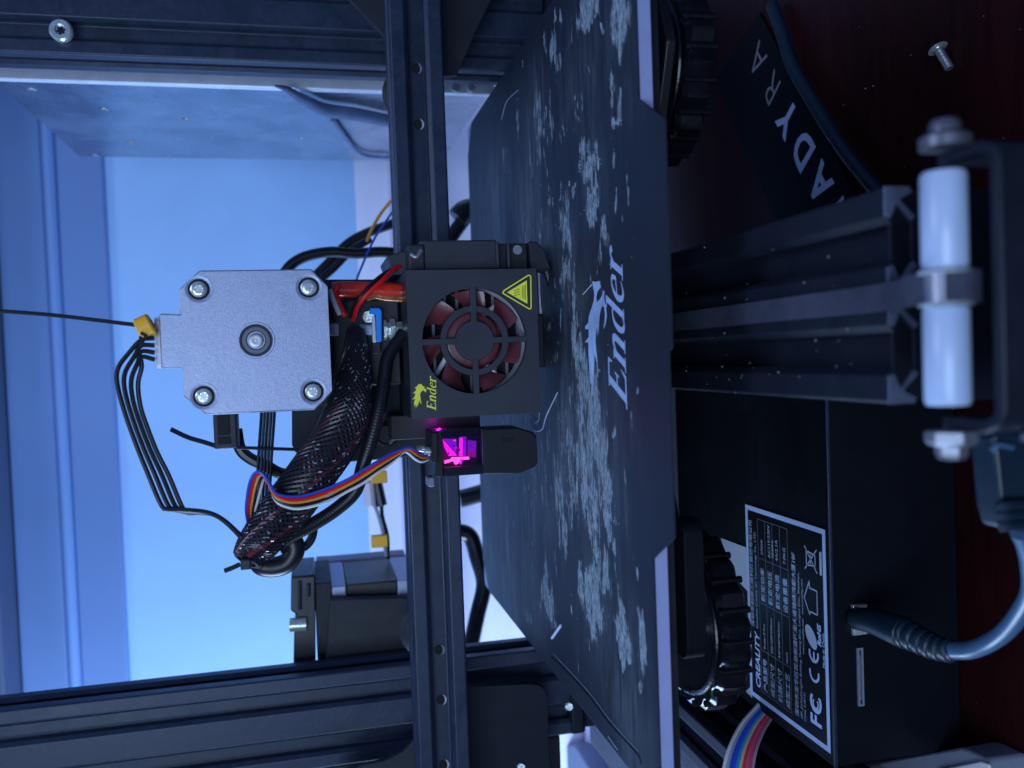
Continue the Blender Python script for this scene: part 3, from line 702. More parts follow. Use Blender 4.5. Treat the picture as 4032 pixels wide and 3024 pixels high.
for ph in (0.2, 1.0, 1.9, 3.6, 4.6):
    helix(ph, 0.55, 0.87, 1.15, None, start=int(m * .6)).build('inner_wire', 'redd', bsv)
# smooth corrugated tube beside it
cp = px_path([(1590, 1310), (1530, 1400), (1512, 1500), (1495, 1600), (1465, 1720), (1430, 1830), (1400, 1930), (1330, 2000), (1230, 2065), (1130, 2115), (1040, 2170)], [296, 294, 292, 290, 289, 289, 290, 290, 289, 287, 285])
o = MB().tube(cp, lambda t: 2.3 + 0.03 * math.sin(t * 620), 14, 40).build('woven_tube', 'wire'); tag(o, 'thin black woven tube curving beside the braided sleeve', 'cable')
cp = px_path([(1015, 2190), (1030, 2225), (1080, 2232), (1130, 2215), (1160, 2170), (1150, 2130), (1100, 2140)], 292)
o = MB().tube(cp, 3.3, 12).tube(px_path([(1130, 2140), (1190, 2150), (1220, 2120), (1228, 2080), (1215, 2040)], 294), 0.9, 8).tube(px_path([(1120, 2160), (1180, 2168), (1222, 2140), (1240, 2090), (1225, 2040)], 295), 0.9, 8).build('tucked_cable_end', 'wire')
tag(o, 'dark coiled cable ends tucked under the tied end of the braided sleeve', 'cable')
zt = thing('cable_tie', A(968, 2215, 278), 'black cable tie with square head gripping the end of the braided sleeve', 'cable tie')
T0 = (spine[-1] - spine[-6]).normalized(); n0 = T0.orthogonal().normalized()
mb = MB().lathe(spine[-4], T0, [(3.2, -1.6), (4.4, -1.5), (4.4, 1.5), (3.2, 1.6)], 20); mb.build('strap', 'black', zt)
a, b = A(948, 2198, 276), A(990, 2236, 276); MB().box(b.x, a.x, 273.5, 278.5, b.z, a.z).build('tie_head', 'blackm', zt, bevel=.4)
MB().tube(px_path([(945, 2222), (915, 2236), (884, 2248)], 277), 0.75, 8).build('tie_tail', 'wire', zt)

# ---- five coloured wires from the probe
s_, ox, oy = 2.37, 900, 1650
B = px_path([(1858, 352), (1800, 330), (1740, 290), (1690, 268), (1600, 290), (1500, 330), (1400, 390), (1250, 480), (1100, 570), (900, 655), (700, 715), (550, 722), (440, 690), (390, 612), (350, 550), (290, 497), (240, 510), (200, 590), (175, 720), (165, 850), (180, 960), (200, 1050)],
            [292, 290, 288, 287, 286, 284, 282, 281, 280, 279, 278, 277, 276, 275, 274, 274, 275, 276, 278, 280, 283, 286], s_, ox, oy)
Wp = px_path([(1860, 378), (1800, 398), (1740, 372), (1650, 305), (1570, 365), (1480, 440), (1380, 505), (1250, 600), (1120, 668), (940, 765), (760, 818), (610, 835), (480, 795), (425, 735), (400, 660), (370, 560), (330, 560), (300, 650), (275, 750), (245, 850), (228, 960), (235, 1050)],
             [292, 290, 288, 287, 286, 284, 282, 281, 280, 279, 278, 277, 277, 278, 280, 281, 280, 279, 280, 282, 285, 288], s_, ox, oy)
L = catmull(B, 8); R = catmull(Wp, 8)
root = thing('probe_cable', B[0], 'flat cable of five coloured wires, blue red orange black and white, from the lit probe', 'cable')
for i, mm in enumerate(('bluew', 'red', 'orw', 'wire', 'whw')):
    MB().tube([a.lerp(b, i / 4) for a, b in zip(L, R)], 0.47, 10, smooth=False).build('wire', mm, root)

# ================================================================== PRINT HEAD
ph = thing('extruder_carriage', (5, 305, 128), 'black print head cover with round fan grille, yellow warning triangle and yellow word', 'print head')
x0, x1, z0, z1 = -19.0, 29.6, 127.6, 171.4
hc = (6.0, 149.4); HR = 17.6; n = 96
outer = []
for k in range(n):                                  # outer loop: rounded square sampled by angle
    t = 2 * PI * k / n; dx, dz = math.cos(t), math.sin(t)
    tt = min(((x1 if dx > 0 else x0) - hc[0]) / dx if abs(dx) > 1e-6 else 1e9, ((z1 if dz > 0 else z0) - hc[1]) / dz if abs(dz) > 1e-6 else 1e9)
    outer.append([hc[0] + dx * tt, hc[1] + dz * tt])
for (qx, qz) in ((x0, z0), (x0, z1), (x1, z0), (x1, z1)):
    k = min(range(n), key=lambda i: (outer[i][0] - qx) ** 2 + (outer[i][1] - qz) ** 2); outer[k] = [qx, qz]
inner = circ(*hc, HR, n)
MB().ring(outer, inner, 'y', 285, 287.2).build('face_plate', 'shroud', ph, angle=.5, bevel=0.0)
MB().ring(circ(*hc, HR + .35, n), circ(*hc, HR, n), 'y', 284.85, 285).build('hole_lip', 'shroud', ph)
mb = MB(); mb.ring([(x0 - .1, z0 - .1), (x1 + .1, z0 - .1), (x1 + .1, z1 + .1), (x0 - .1, z1 + .1)], [(x0 + 1.6, z0 + 1.6), (x1 - 1.6, z0 + 1.6), (x1 - 1.6, z1 - 1.6), (x0 + 1.6, z1 - 1.6)], 'y', 287.3, 322)
mb.build('cover_sides', 'black', ph, smooth=False, bevel=.4)
MB().box(x0 + 2, x1 - 2, 300, 321, z0 + 2, z1 - 2).build('cooling_block', 'dark', ph)
mb = MB()
for k in range(9): mb.box(x0 + 4, x1 - 4, 296.5, 299.8, z0 + 4 + k * 4.2, z0 + 5.0 + k * 4.2)
mb.build('cooling_fins', 'darksteel', ph)
MB().ring(circ(*hc, 19.4, 64), circ(*hc, 17.9, 64), 'y', 288.2, 296).build('fan_frame', 'white', ph)
MB().tube([(hc[0] - 11, 295.5, hc[1] + 12), (hc[0] + 3, 296, hc[1] + 2), (hc[0] + 13, 295.5, hc[1] - 11)], 0.9, 8).build('fan_strut', 'white', ph)
MB().tube([(hc[0] + 10, 295.5, hc[1] + 11), (hc[0] - 12, 295.5, hc[1] - 9)], 0.9, 8).build('fan_strut', 'white', ph)
fan = MB().lathe((hc[0], 296, hc[1]), (0, -1, 0), [(9.6, 0), (9.6, 5.8), (9.0, 6.6), (8.2, 6.8), (0, 6.8)], 40).build('fan_rotor', 'blade', ph)
for k in range(7):
    a0 = 2 * PI * k / 7 + 0.42; mb = MB(); N1, N2 = 6, 6; vv = []
    for i in range(N1 + 1):
        r = 9.4 + (17.1 - 9.4) * i / N1
        for j in range(N2 + 1):
            u = j / N2; ang = a0 + (0.50 + 0.02 * i) * u + 0.035 * i; y = 289.6 + 5.2 * u - 0.9 * math.sin(PI * u)
            vv.append((hc[0] + r * math.cos(ang), y, hc[1] + r * math.sin(ang)))
    q = len(vv); vv += [(a, b + .7, c) for a, b, c in vv]; Wn = N2 + 1
    F = [(i * Wn + j, i * Wn + j + 1, (i + 1) * Wn + j + 1, (i + 1) * Wn + j) for i in range(N1) for j in range(N2)]
    F += [tuple(q + t for t in reversed(f)) for f in F[:]]
    ed = [i * Wn for i in range(N1 + 1)] + [N1 * Wn + j for j in range(1, Wn)] + [i * Wn + N2 for i in range(N1 - 1, -1, -1)] + list(range(N2 - 1, 0, -1))
    F += [(a, b, q + b, q + a) for a, b in zip(ed, ed[1:] + ed[:1])]
    mb.add(vv, F).build('fan_blade', 'blade', fan)
gl = MB(); gl.ring(circ(*hc, 11.6, 64), circ(*hc, 9.5, 64), 'y', 285.3, 287); grille = gl.build('fan_grille', 'shroud', ph, bevel=.15)
MB().cyl((hc[0], 287.4, hc[1]), (0, -1, 0), 6.6, 2.2, 40).build('grille_hub', 'shroud', grille, bevel=.2)
for k in range(4):
    t = PI / 2 * k; d = Vector((math.cos(t), 0, math.sin(t))); nn = Vector((-d.z, 0, d.x)); mb = MB()
    c = Vector((hc[0], 0, hc[1])); vv = [c + d * r + nn * s + Vector((0, y, 0)) for y in (285.15, 286.9) for r, s in ((6, -1), (HR + .3, -1), (HR + .3, 1), (6, 1))]
    mb.add(vv, [(0, 1, 2, 3), (7, 6, 5, 4), (0, 4, 5, 1), (1, 5, 6, 2), (2, 6, 7, 3), (3, 7, 4, 0)]).build('grille_bar', 'shroud', grille, bevel=.15)
# yellow prints on the face
def fp(cx_, cy_, dy=0.0): return A(1560 + cx_ / 2.073, 900 + cy_ / 2.073, 284.93 - dy)
tri_o = [(868, 518), (1088, 378), (1096, 380), (1103, 388), (1104, 652), (1098, 660), (1088, 662), (872, 534)]
def shrink(P, k):
    cx_ = sum(p[0] for p in P) / len(P); cy_ = sum(p[1] for p in P) / len(P); return [(cx_ + (a - cx_) * k, cy_ + (b - cy_) * k) for a, b in P]
To = [(865, 521), (880, 500), (1075, 378), (1092, 377), (1103, 390), (1106, 640), (1100, 658), (1084, 660), (885, 542), (867, 530)]
Ti = [(878, 521), (888, 507), (1077, 388), (1088, 387), (1094, 394), (1097, 640), (1093, 649), (1083, 649), (890, 534), (879, 527)]
mb = MB(); P = [fp(*p) for p in To] + [fp(*p) for p in Ti]; k = len(To)
mb.add(P, [(i, (i + 1) % k, k + (i + 1) % k, k + i) for i in range(k)]); wl = mb.build('warning_border', 'yellow', ph, smooth=False, recalc=False)
mb = MB(); mb.add([fp(905, 520), fp(1066, 422), fp(1071, 614)], [(0, 1, 2)]); mb.build('warning_triangle', 'yellow', ph, smooth=False, recalc=False)
mb = MB()
for xx, ya, yb in ((1030, 470, 568), (1041, 463, 576), (1052, 458, 582)):
    mb.add([fp(xx, ya, .05), fp(xx + 4, ya, .05), fp(xx + 4, yb, .05), fp(xx, yb, .05)], [(0, 1, 2, 3)])
for yy in (500, 520, 540):
    L_ = [(962 + i * 4.0, yy + 7 * math.sin(i * .55)) for i in range(13)]
    mb.strip([fp(a, b - 2.4, .05) for a, b in L_], [fp(a, b + 2.4, .05) for a, b in L_])
mb.build('heat_symbol', 'dark', ph, smooth=False, recalc=False)
o0, o1, o2 = fp(325, 1488), fp(325, 1208), fp(250, 1478)
ux = (o1 - o0) / (TOT + 0.12); uy = (o2 - o0); uy = uy - ux * (uy.dot(ux) / ux.length_squared) 
mb = MB(); word(mb, 'Ender', lambda u, v, h: o0 + ux * u + uy * v + Vector((0, -h, 0)), 0.28, 0.004); mb.build('yellow_word', 'yellow', ph, smooth=False, recalc=False)
SD = [(205,1268),(180,1272),(172,1285),(150,1300),(165,1308),(158,1325),(135,1345),(158,1345),(148,1375),(130,1395),(155,1390),(145,1420),(150,1455),(165,1425),(158,1470),(178,1425),(172,1455),(180,1440),(188,1395),(195,1420),(205,1435),(198,1380),(195,1350),(210,1325),(222,1320),(240,1335),(232,1345),(246,1330),(240,1308),(222,1300),(238,1290),(218,1288)]
mb = MB(); poly_add(mb, [fp(*p) for p in SD], SD); mb.build('yellow_dragon', 'yellow', ph, smooth=False, recalc=False)
# side blower duct on top edge of the cover (towards the right upright)
bl = MB(); a, b = A(1660, 952, 296), A(1950, 1062, 296)
bl.box(30.2, a.x, 292, 322, b.z, a.z + 1); duct = bl.build('blower_housing', 'shroud', ph, bevel=.6)
a = A(1600, 962, 296); b2 = A(1668, 1060, 296)
MB().box(30.0, a.x - .6, 291, 320, b2.z, a.z).build('blower_corner', 'blackm', duct, bevel=.7)
MB().prism([(29.6, 168.5), (38, 169.5), (36, 176), (29.6, 174)], 'y', 300, 330).build('cover_lip', 'shroud', duct, bevel=.4)
for px in (1955, 1998):
    a, b = A(px - 7, 955, 293), A(px + 7, 1058, 293); MB().box(b.x, a.x, 290.6, 294, b.z, a.z).build('duct_rib', 'shroud', duct, bevel=.3)
a, b = A(1948, 958, 294), A(2080, 1060, 294); MB().box(b.x, a.x, 294.5, 318, b.z, a.z).build('duct_neck', 'black', duct, bevel=.4)
MB().tube([A(1618, 1000, 291), A(1640, 1010, 290.6), A(1660, 985, 291)], 0.8, 8).build('latch', 'gmetal', duct)
MB().cyl(A(2035, 985, 294), (0, -1, 0), 1.6, 1.0).build('duct_screw', 'gmetal', duct)
P = [A(x, y, 297) for x, y in ((2070, 955), (2100, 960), (2125, 985), (2140, 1030), (2155, 1070), (2080, 1070), (2072, 1000))]
MB().prism([(p.x, p.z) for p in P], 'y', 292, 312).build('duct_nozzle', 'blackm', duct, bevel=.5)
MB().tube([A(x, y, 298) for x, y in ((2138, 1030), (2165, 1110), (2190, 1200), (2200, 1290), (2190, 1340))], 1.2, 8).build('nozzle_arm', 'black', duct)
mb = MB(); mb.box(-4, 15, 300, 316, 121.5, 127.2); mb.box(3, 9, 304, 312, 120.6, 121.6); mb.build('heater_block', 'black', ph, bevel=.6)
mb = MB().tube([A(x, y, 292) for x, y in ((2122, 1075), (2125, 1160), (2130, 1235))], 0.8, 8); mb.build('heater_lead', 'gmetal', ph)
# mounting plate behind
P = [A(x, y, 325) for x, y in ((1149, 1100), (1149, 1750), (1158, 1775), (1204, 1819), (1260, 1828), (1470, 1812), (1600, 1800), (1780, 1800), (1780, 1560), (1860, 1560), (1860, 1100))]
MB().prism([(p.x, p.z) for p in P], 'y', 325, 328).build('mounting_plate', 'blackm', ph, bevel=.5)
c = A(1518, 1712, 324.8); MB().lathe(c, (0, -1, 0), [(4.6, 0), (4.6, 1.6), (3.4, 2), (3.2, .5), (0, .5)], 30).build('eccentric_nut', 'black', ph)
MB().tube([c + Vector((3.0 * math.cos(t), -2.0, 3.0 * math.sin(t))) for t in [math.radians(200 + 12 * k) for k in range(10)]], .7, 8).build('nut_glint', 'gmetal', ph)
MB().cyl(A(1728, 1668, 318), (0, -1, 0), 2.1, 3.5).build('mount_screw', 'metal', ph)
MB().box(-28, -19.2, 312, 324, 143.5, 176).build('probe_bracket', 'black', ph, bevel=.4)
# bits between motor and cover
MB().tube(px_path([(1318, 1145), (1340, 1140), (1440, 1142), (1600, 1150)], 300), 2.75, 18).build('heat_taped_lead', 'coil', ph)
MB().tube(px_path([(1440, 1168), (1480, 1160), (1520, 1168), (1600, 1172)], 299.4), 1.7, 14).build('amber_tape', 'brown', ph)
MB().tube(px_path([(1330, 1125), (1317, 1150), (1330, 1190), (1358, 1245)], 293), 1.15, 12).build('red_lead', 'red', ph)
MB().tube(px_path([(1298, 1140), (1308, 1170), (1320, 1200), (1338, 1240)], 290), 0.85, 12).build('white_lead', 'whw', ph)
MB().tube(px_path([(1576, 1048), (1545, 1065), (1500, 1110), (1450, 1155), (1410, 1205), (1390, 1260)], [300, 296, 291, 290, 292, 296]), 0.72, 10).build('red_lead', 'red', ph)
MB().tube(px_path([(1580, 1058), (1530, 1068), (1470, 1112), (1435, 1150), (1405, 1190), (1380, 1250)], [302, 298, 293, 292, 293, 297]), 0.72, 10).build('black_lead', 'wire', ph)
a, b = A(1296, 1274, 305), A(1335, 1322, 305); MB().box(b.x, a.x, 305, 309, b.z, a.z).build('feed_tube', 'white', ph, bevel=.5)
MB().tube([A(1415, 1297, 305), A(1480, 1300, 305)], 1.95, 16).build('feed_tube', 'ptfe', ph)
P = [A(x, y, 301) for x, y in ((1455, 1213), (1494, 1213), (1503, 1225), (1503, 1345), (1482, 1347), (1480, 1240), (1455, 1238))]
MB().prism([(p.x, p.z) for p in P], 'y', 300, 304).build('blue_clip', 'bluec', ph, bevel=.3)
a, b = A(1464, 1245, 300.5), A(1482, 1348, 300.5); MB().box(b.x, a.x, 300.5, 304.5, b.z, a.z).build('fitting_ring', 'white', ph, bevel=.3)
MB().lathe(A(1508, 1300, 304), (0, 0, -1), [(2.4, 0), (3.6, .2), (3.6, 1.2), (2.6, 1.5), (2.6, 2.0), (3.9, 2.3), (3.9, 4), (2.8, 4.4), (2.8, 8)], 6).build('brass_fitting', 'metal', ph)
MB().box(-8, 22, 306, 324, 171.8, 196).build('extruder_body', 'black', ph, bevel=.8)
MB().cyl(A(1455, 1248, 303), (0, -1, 0.3), 2.0, 1.5).build('body_screw', 'metal', ph)
for px, py in ((1380, 1390), (1430, 1380), (1480, 1370)):
    q = A(px, py, 304); MB().box(q.x - 2, q.x + 2, 302, 306, q.z - 1.5, q.z + 1.5).build('body_tab', 'gmetal' if px == 9 else 'blackm', ph, bevel=.3)

# ================================================================== PROBE
pr = thing('bed_probe', (-32, 296, 128), 'small black levelling probe with a window glowing magenta and violet', 'probe')
P = [(-23.6, 163.4), (-23.9, 147), (-23.9, 134.8), (-25.9, 129.4), (-27.2, 128.2), (-36.6, 128.0), (-38.0, 129.2), (-40.0, 134.6), (-39.2, 150), (-38.6, 163.4)]
# body = two side walls and back, leaving a lit window between z 147 and 161
MB().prism([(-23.8, 147.2), (-23.9, 134.8), (-25.9, 129.4), (-27.2, 128.2), (-36.6, 128.0), (-38.0, 129.2), (-40.0, 134.6), (-39.3, 147.2)], 'y', 290, 302).build('lower_body', 'probeblk', pr, bevel=.6)
MB().box(-39.2, -23.7, 290, 302, 160.8, 163.6).build('upper_collar', 'probeblk', pr, bevel=.4)
MB().box(-39.2, -36.2, 290.2, 301.8, 147.3, 160.7).build('side_wall', 'black', pr)
MB().box(-26.2, -23.7, 291.0, 301.8, 147.3, 160.7).build('side_wall', 'black', pr)
MB().box(-36.1, -26.3, 299.5, 301.8, 147.3, 160.7).build('rear_wall', mat('purple_tinted_plastic', (.10, .02, .12), .3), pr)
MB().box(-39.0, -23.9, 289.8, 290.4, 147.3, 160.7).build('smoked_window', mat('smoked_clear_plastic', (.42, .34, .52), .06, trans=1.0, spec=.5), pr)
ld = bpy.data.lights.new('probe_led', 'POINT'); ld.energy = 0.0011; ld.color = (.9, .02, 1.0); ld.shadow_soft_size = .0004
lo = bpy.data.objects.new('probe_led', ld); COL.objects.link(lo); lo.location = Vector((-21.9, 304, 160)) * S
a = lambda cx_, cy_, y=293: A(1600 + cx_ / 4.022, 1550 + cy_ / 4.022, y)
def quad(name, pts, m, y, th=.8):
    P = [a(*p, y) for p in pts]; return MB().prism([(p.x, p.z) for p in P], 'y', y, y + th).build(name, m, pr, smooth=False)
quad('plunger', [(840, 575), (945, 575), (945, 985), (840, 985)], 'violet', 296)
quad('plunger_core', [(845, 700), (893, 705), (893, 985), (835, 985)], 'mag', 294)
quad('lit_lens', [(575, 720), (790, 960), (790, 985), (670, 985), (605, 850)], 'mag', 294.5)
quad('violet_lens', [(590, 715), (790, 720), (792, 950), (640, 780)], 'violet', 296)
quad('coil_core', [(975, 740), (1105, 750), (1100, 1010), (975, 990)], 'violet', 295)
quad('coil_glow', [(975, 900), (1095, 910), (1090, 1010), (975, 990)], mat('magenta_coil', (.3, .02, .3), .3, emit=(.7, .01, .5), estr=.7), 294.2)
quad('led_strip', [(720, 1010), (990, 1000), (995, 1040), (880, 1050), (800, 1120), (770, 1120), (740, 1065), (610, 1110), (605, 1060), (700, 1040)], 'pink', 293.6)
quad('glow_fleck', [(850, 1040), (890, 1035), (870, 1120), (848, 1118)], 'mag', 293)
for i_ in range(16):  # random bright and dark flecks added to roughen the window's glow
    cx_, cy_ = random.uniform(590, 1080), random.uniform(720, 1120); w_, h_ = random.uniform(8, 34), random.uniform(8, 40)
    quad('glow_fleck', [(cx_, cy_), (cx_ + w_, cy_ + random.uniform(-8, 8)), (cx_ + w_ * .8, cy_ + h_), (cx_ - 4, cy_ + h_ * .8)], random.choice(('violet', 'mag', 'pink', 'probeblk', 'probeblk')), 293.2 + i_ * .05, .04)
quad('slot_mark', [(1520, 705), (1700, 710), (1700, 765), (1525, 775)], 'dark', 289.6, .5)
MB().prism([(p.x, p.z) for p in [A(1600 + x / 4.022, 1550 + y / 4.022, 290) for x, y in ((385, 600), (470, 600), (470, 1085), (385, 1085))]], 'y', 287, 304).build('top_flange', 'probeblk', pr, bevel=.4)
MB().box(-42.6, -39.4, 291, 299, 163.8, 166.0).build('mount_ear', 'grey', pr, bevel=.5)
MB().tube([A(1640, 1763, 294), A(1690, 1772, 294)], 1.2, 12).tube([A(1668, 1775, 293), A(1692, 1778, 293)], 1.6, 12).build('threaded_screw', 'metal', pr)


# ================================================================== LEFT MOTOR (X AXIS) AND SWITCH WIRES
xm = thing('gantry_motor', (-110, 430, 160), 'out of focus black and silver stepper motor block behind the rail beside the left upright', 'motor')
def yb(px0, px1, yA, yB, m, name, xr=-102, xl=-150, bev=.6):
    z1_ = A(px0, 2400, 430).z; z0_ = A(px1, 2400, 430).z; return MB().box(xl, xr, yA, yB, z0_, z1_).build(name, m, xm, bevel=bev)
yb(1362, 1552, 407, 455, 'black', 'laminated_body')
yb(1553, 1640, 406, 456, 'cap', 'lower_cap')
yb(1300, 1361, 406, 456, 'cap', 'upper_cap')
q0 = A(1300, 2370, 405); q1 = A(1600, 2600, 405)
MB().prism([(p.x, p.z) for p in [A(x, y, 398) for x, y in ((1300, 2362), (1610, 2352), (1610, 2600), (1280, 2640))]], 'y', 398, 404).build('cover_plate', 'blackm', xm, bevel=.6)
MB().box(-150, -99.5, 404.5, 452, A(1290, 2400, 430).z - 2, A(1243, 2400, 430).z).build('mount_flange', 'blackm', xm, bevel=.5)
MB().prism([(p.x, p.z) for p in [A(x, y, 402) for x, y in ((1146, 2272), (1240, 2262), (1244, 2620), (1155, 2620), (1158, 2480), (1166, 2470), (1166, 2420), (1144, 2405))]], 'y', 402, 440).build('pulley_housing', 'black', xm, bevel=.8)
MB().tube([A(1140, 2462, 401), A(1205, 2458, 401)], 3.2, 16).build('adjuster_bolt', 'metal', xm)
MB().tube([A(1180, 2290, 401), A(1180, 2400, 401)], .8, 8).tube([A(1215, 2300, 401), A(1215, 2350, 401)], .8, 8).build('housing_rib', 'anod', xm)
MB().prism([(p.x, p.z) for p in [A(x, y, 455) for x, y in ((1245, 2215), (1300, 2212), (1600, 2185), (1600, 2245), (1245, 2290))]], 'y', 457, 470).build('rear_case', 'grey', xm, bevel=.8)
sw = thing('switch_wires', A(1500, 2000, 470), 'blurred pair of thin wires behind the rail', 'wires')
MB().tube(px_path([(1450, 1890), (1465, 1960), (1490, 2030), (1510, 2110), (1520, 2190)], 440), .9, 8).build('pale_wire', 'grw', sw)
MB().tube(px_path([(1480, 1900), (1500, 1950), (1505, 2030), (1525, 2110), (1528, 2200)], 445), 1.0, 8).build('black_wire', 'wire', sw)
MB().tube(px_path([(1448, 1900), (1458, 1990)], 441), 3.0, 10).build('pale_plug', 'trim', sw)
MB().tube(px_path([(1478, 1890), (1500, 1990)], 446), 3.2, 10).build('black_plug', 'wire', sw)
for px, py, lb in ((1492, 1878, 'small yellow tag on the blurred wires, nearest the braided sleeve'), (1494, 2130, 'small yellow tag on the blurred wires, nearest the left motor block')):
    q = A(px, py, 438); o = MB().box(q.x - 3, q.x + 3, 436, 440, q.z - 4, q.z + 4).build('wire_tag', 'orange', bevel=.5); tag(o, lb, 'cable tag', 'yellow tags on the blurred wires')

# background cables behind the rail
bc = thing('rear_cables', A(1350, 1000, 430), 'blurred black cables looping behind the rail beside the silver power supply', 'cables')
MB().tube(px_path([(1110, 1090), (1150, 1040), (1210, 1008), (1300, 992), (1400, 998), (1500, 992), (1600, 1000)], 420), 2.6, 12).build('black_cable', 'wire', bc)
MB().tube(px_path([(1240, 1090), (1300, 1030), (1370, 960), (1440, 920), (1520, 890), (1640, 850)], 460), 2.6, 12).build('black_cable', 'wire', bc)
MB().tube(px_path([(1250, 1110), (1310, 1060), (1380, 990), (1460, 940)], 450), 2.0, 12).build('black_cable', 'wire', bc)
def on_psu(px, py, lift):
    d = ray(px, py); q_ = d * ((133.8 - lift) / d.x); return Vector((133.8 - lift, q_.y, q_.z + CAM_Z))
MB().tube([on_psu(x, y, 4.2) for x, y in ((1085, 338), (1130, 352), (1190, 388), (1280, 432), (1400, 450), (1540, 478), (1620, 490))], lambda t: .6 + 2.8 * min(1, t / .5), 12).build('cable_reflection', 'slate', bc)  # slim tubes standing in for cable reflections in the metal panel
MB().tube([on_psu(x, y, 1.8) for x, y in ((1310, 470), (1360, 540), (1400, 590), (1450, 615), (1540, 622))], 1.3, 10).build('cable_reflection', 'slate', bc)
MB().tube(px_path([(1760, 960), (1800, 900), (1850, 840), (1900, 830)], 480), 4.0, 12).tube(px_path([(1800, 860), (1830, 830), (1880, 820)], 478), 6.0, 12).build('black_plug', 'wire', bc)
MB().tube(px_path([(1810, 1965), (1850, 1955), (1900, 1940)], 480), 5.0, 12).tube(px_path([(1790, 2090), (1850, 2110), (1880, 2200), (1905, 2300), (1880, 2420), (1850, 2560)], 480), 4.5, 12).build('black_cable', 'wire', bc)
MB().tube(px_path([(1555, 820), (1520, 870), (1480, 930), (1450, 990), (1420, 1060), (1400, 1110)], 400), .5, 8).build('violet_wire', 'bluew', bc)
MB().tube(px_path([(1540, 790), (1500, 840), (1465, 900), (1445, 950)], 401), .75, 8).build('orange_wire', 'orw', bc)

# ================================================================== DRIVE BELT AND TENSIONER
bt = thing('belt_tensioner', (9, 112, 80), 'out of focus belt tensioner bracket with two white rollers at the front of the beam', 'belt tensioner')
rc = (118.5, 105.2)
for xa, xb in ((11.4, 26.5), (-10.0, 5.4)):
    MB().lathe((xa, rc[0], rc[1]), (1, 0, 0), [(0, 0), (3.1, 0), (3.45, .6), (3.45, xb - xa - .6), (3.1, xb - xa), (0, xb - xa)], 36).build('roller', 'ptfe', bt)
pu = MB().cyl((5.6, rc[0], rc[1]), (1, 0, 0), 3.3, 5.6, 28).build('pulley', 'gmetal', bt)
for xx in (5.5, 10.6): MB().lathe((xx, rc[0], rc[1]), (1, 0, 0), [(0, 0), (3.9, 0), (4.1, .35), (3.9, .7), (0, .7)], 28).build('pulley_flange', 'metal', pu)
# U bracket: two cheeks and the bent front plate
prof_in = [(28.2, 122.5), (28.2, 113.5), (27.6, 111.8), (26.2, 111.2), (-10.2, 111.2), (-11.6, 111.8), (-12.2, 113.5), (-12.2, 122.5)]
prof_out = [(30.2, 122.5), (30.2, 113.0), (29.0, 110.2), (26.6, 109.2), (-10.6, 109.2), (-13.0, 110.2), (-14.2, 113.0), (-14.2, 122.5)]
MB().prism(prof_out + prof_in[::-1], 'z', 62, 103.2).build('bracket', 'steelblk', bt, bevel=.4)
for xx, d, m in ((30.2, 1, 'darksteel'), (-14.2, -1, 'gmetal')):
    b = MB().lathe((xx, rc[0], rc[1] - 0.5), (d, 0, 0), [(0, 0), (3.9, 0), (3.9, 1.6), (3.2, 2.2), (2.4, 2.4), (2.4, 3.6), (1.9, 4.4), (0, 4.4)], 28 if d > 0 else 6).build('axle_bolt', m, bt)
MB().cyl((-14.4, 110.5, 95), (-1, 0, 0), 3.1, 1.2, 24).build('side_screw', 'gmetal', bt)
bm_ = thing('drive_belt', (8.3, 200, 100), 'flat grey toothed drive belt running along the top of the beam to the rollers', 'belt')
mb = MB(); path = [(y, 100.2) for y in range(330, 140, -6)] + [(134, 102.0), (124, 108.0), (119.5, 108.5), (115.8, 107.3), (114.6, 104.5), (115.6, 101.8), (118.5, 100.6)]
L_ = [Vector((5.9, y, z)) for y, z in path]; R_ = [Vector((11.0, y, z)) for y, z in path]
mb.strip(L_, R_); mb.strip([v - Vector((0, 0, .8)) for v in L_], [v - Vector((0, 0, .8)) for v in R_]); mb.build('belt_band', mat('grey_rubber_belt', (.052, .056, .088), .75, 0, 120, .3, .3, 900, spec=.15), bm_)
mb = MB()
for k in range(95): y = 330 - k * 2; mb.box(6.0, 10.9, y, y + 1, 98.8, 99.35)
mb.build('belt_teeth', 'wire', bm_, kind='stuff')
mb = MB()
for i in range(55):
    y = random.uniform(145, 300); x = random.uniform(-11, 5) if random.random() < .75 else random.uniform(12, 28); r = random.choice((.07, .1, .15, .22)); mb.cyl((x, y, 99.0), (0, 0, 1), r, r, 5, r * .5)
mb.build('dust_specks', 'dust', fr, kind='stuff')

# ================================================================== CONTROL BOX
cbx = thing('control_box', (-75, 290, 4), 'matt black steel control box under the bed with a white-bordered rating label on top', 'control box')
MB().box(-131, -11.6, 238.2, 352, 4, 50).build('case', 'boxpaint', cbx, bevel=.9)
MB().box(-131.2, -11.6, 237.9, 238.6, 48.9, 50.1).build('lid_seam', 'anod', cbx, bevel=.25)
a, b = A(3374, 2552, 237.8), A(3402, 2778, 237.8)
MB().ring([(b.x, b.z), (a.x, b.z), (a.x, a.z), (b.x, a.z)], [(b.x + .6, b.z + .6), (a.x - .6, b.z + .6), (a.x - .6, a.z - .6), (b.x + .6, a.z - .6)], 'y', 237.5, 238.2).build('card_slot', 'grey', cbx)
MB().box(b.x + .6, a.x - .6, 237.9, 238.1, b.z + .6, a.z - .6).build('card_slot_opening', 'dark', cbx)
MB().box(b.x + 2.2, a.x - 2.2, 237.4, 238.1, b.z + 1.0, b.z + 1.6).build('card_spring', 'gmetal', cbx)
a, b = A(3358, 2385, 237.6), A(3376, 2492, 237.6)
MB().box(b.x - .5, a.x + .5, 236.6, 238.1, a.z - 4.5, a.z + .6).build('usb_port', 'metal', cbx, bevel=.3)
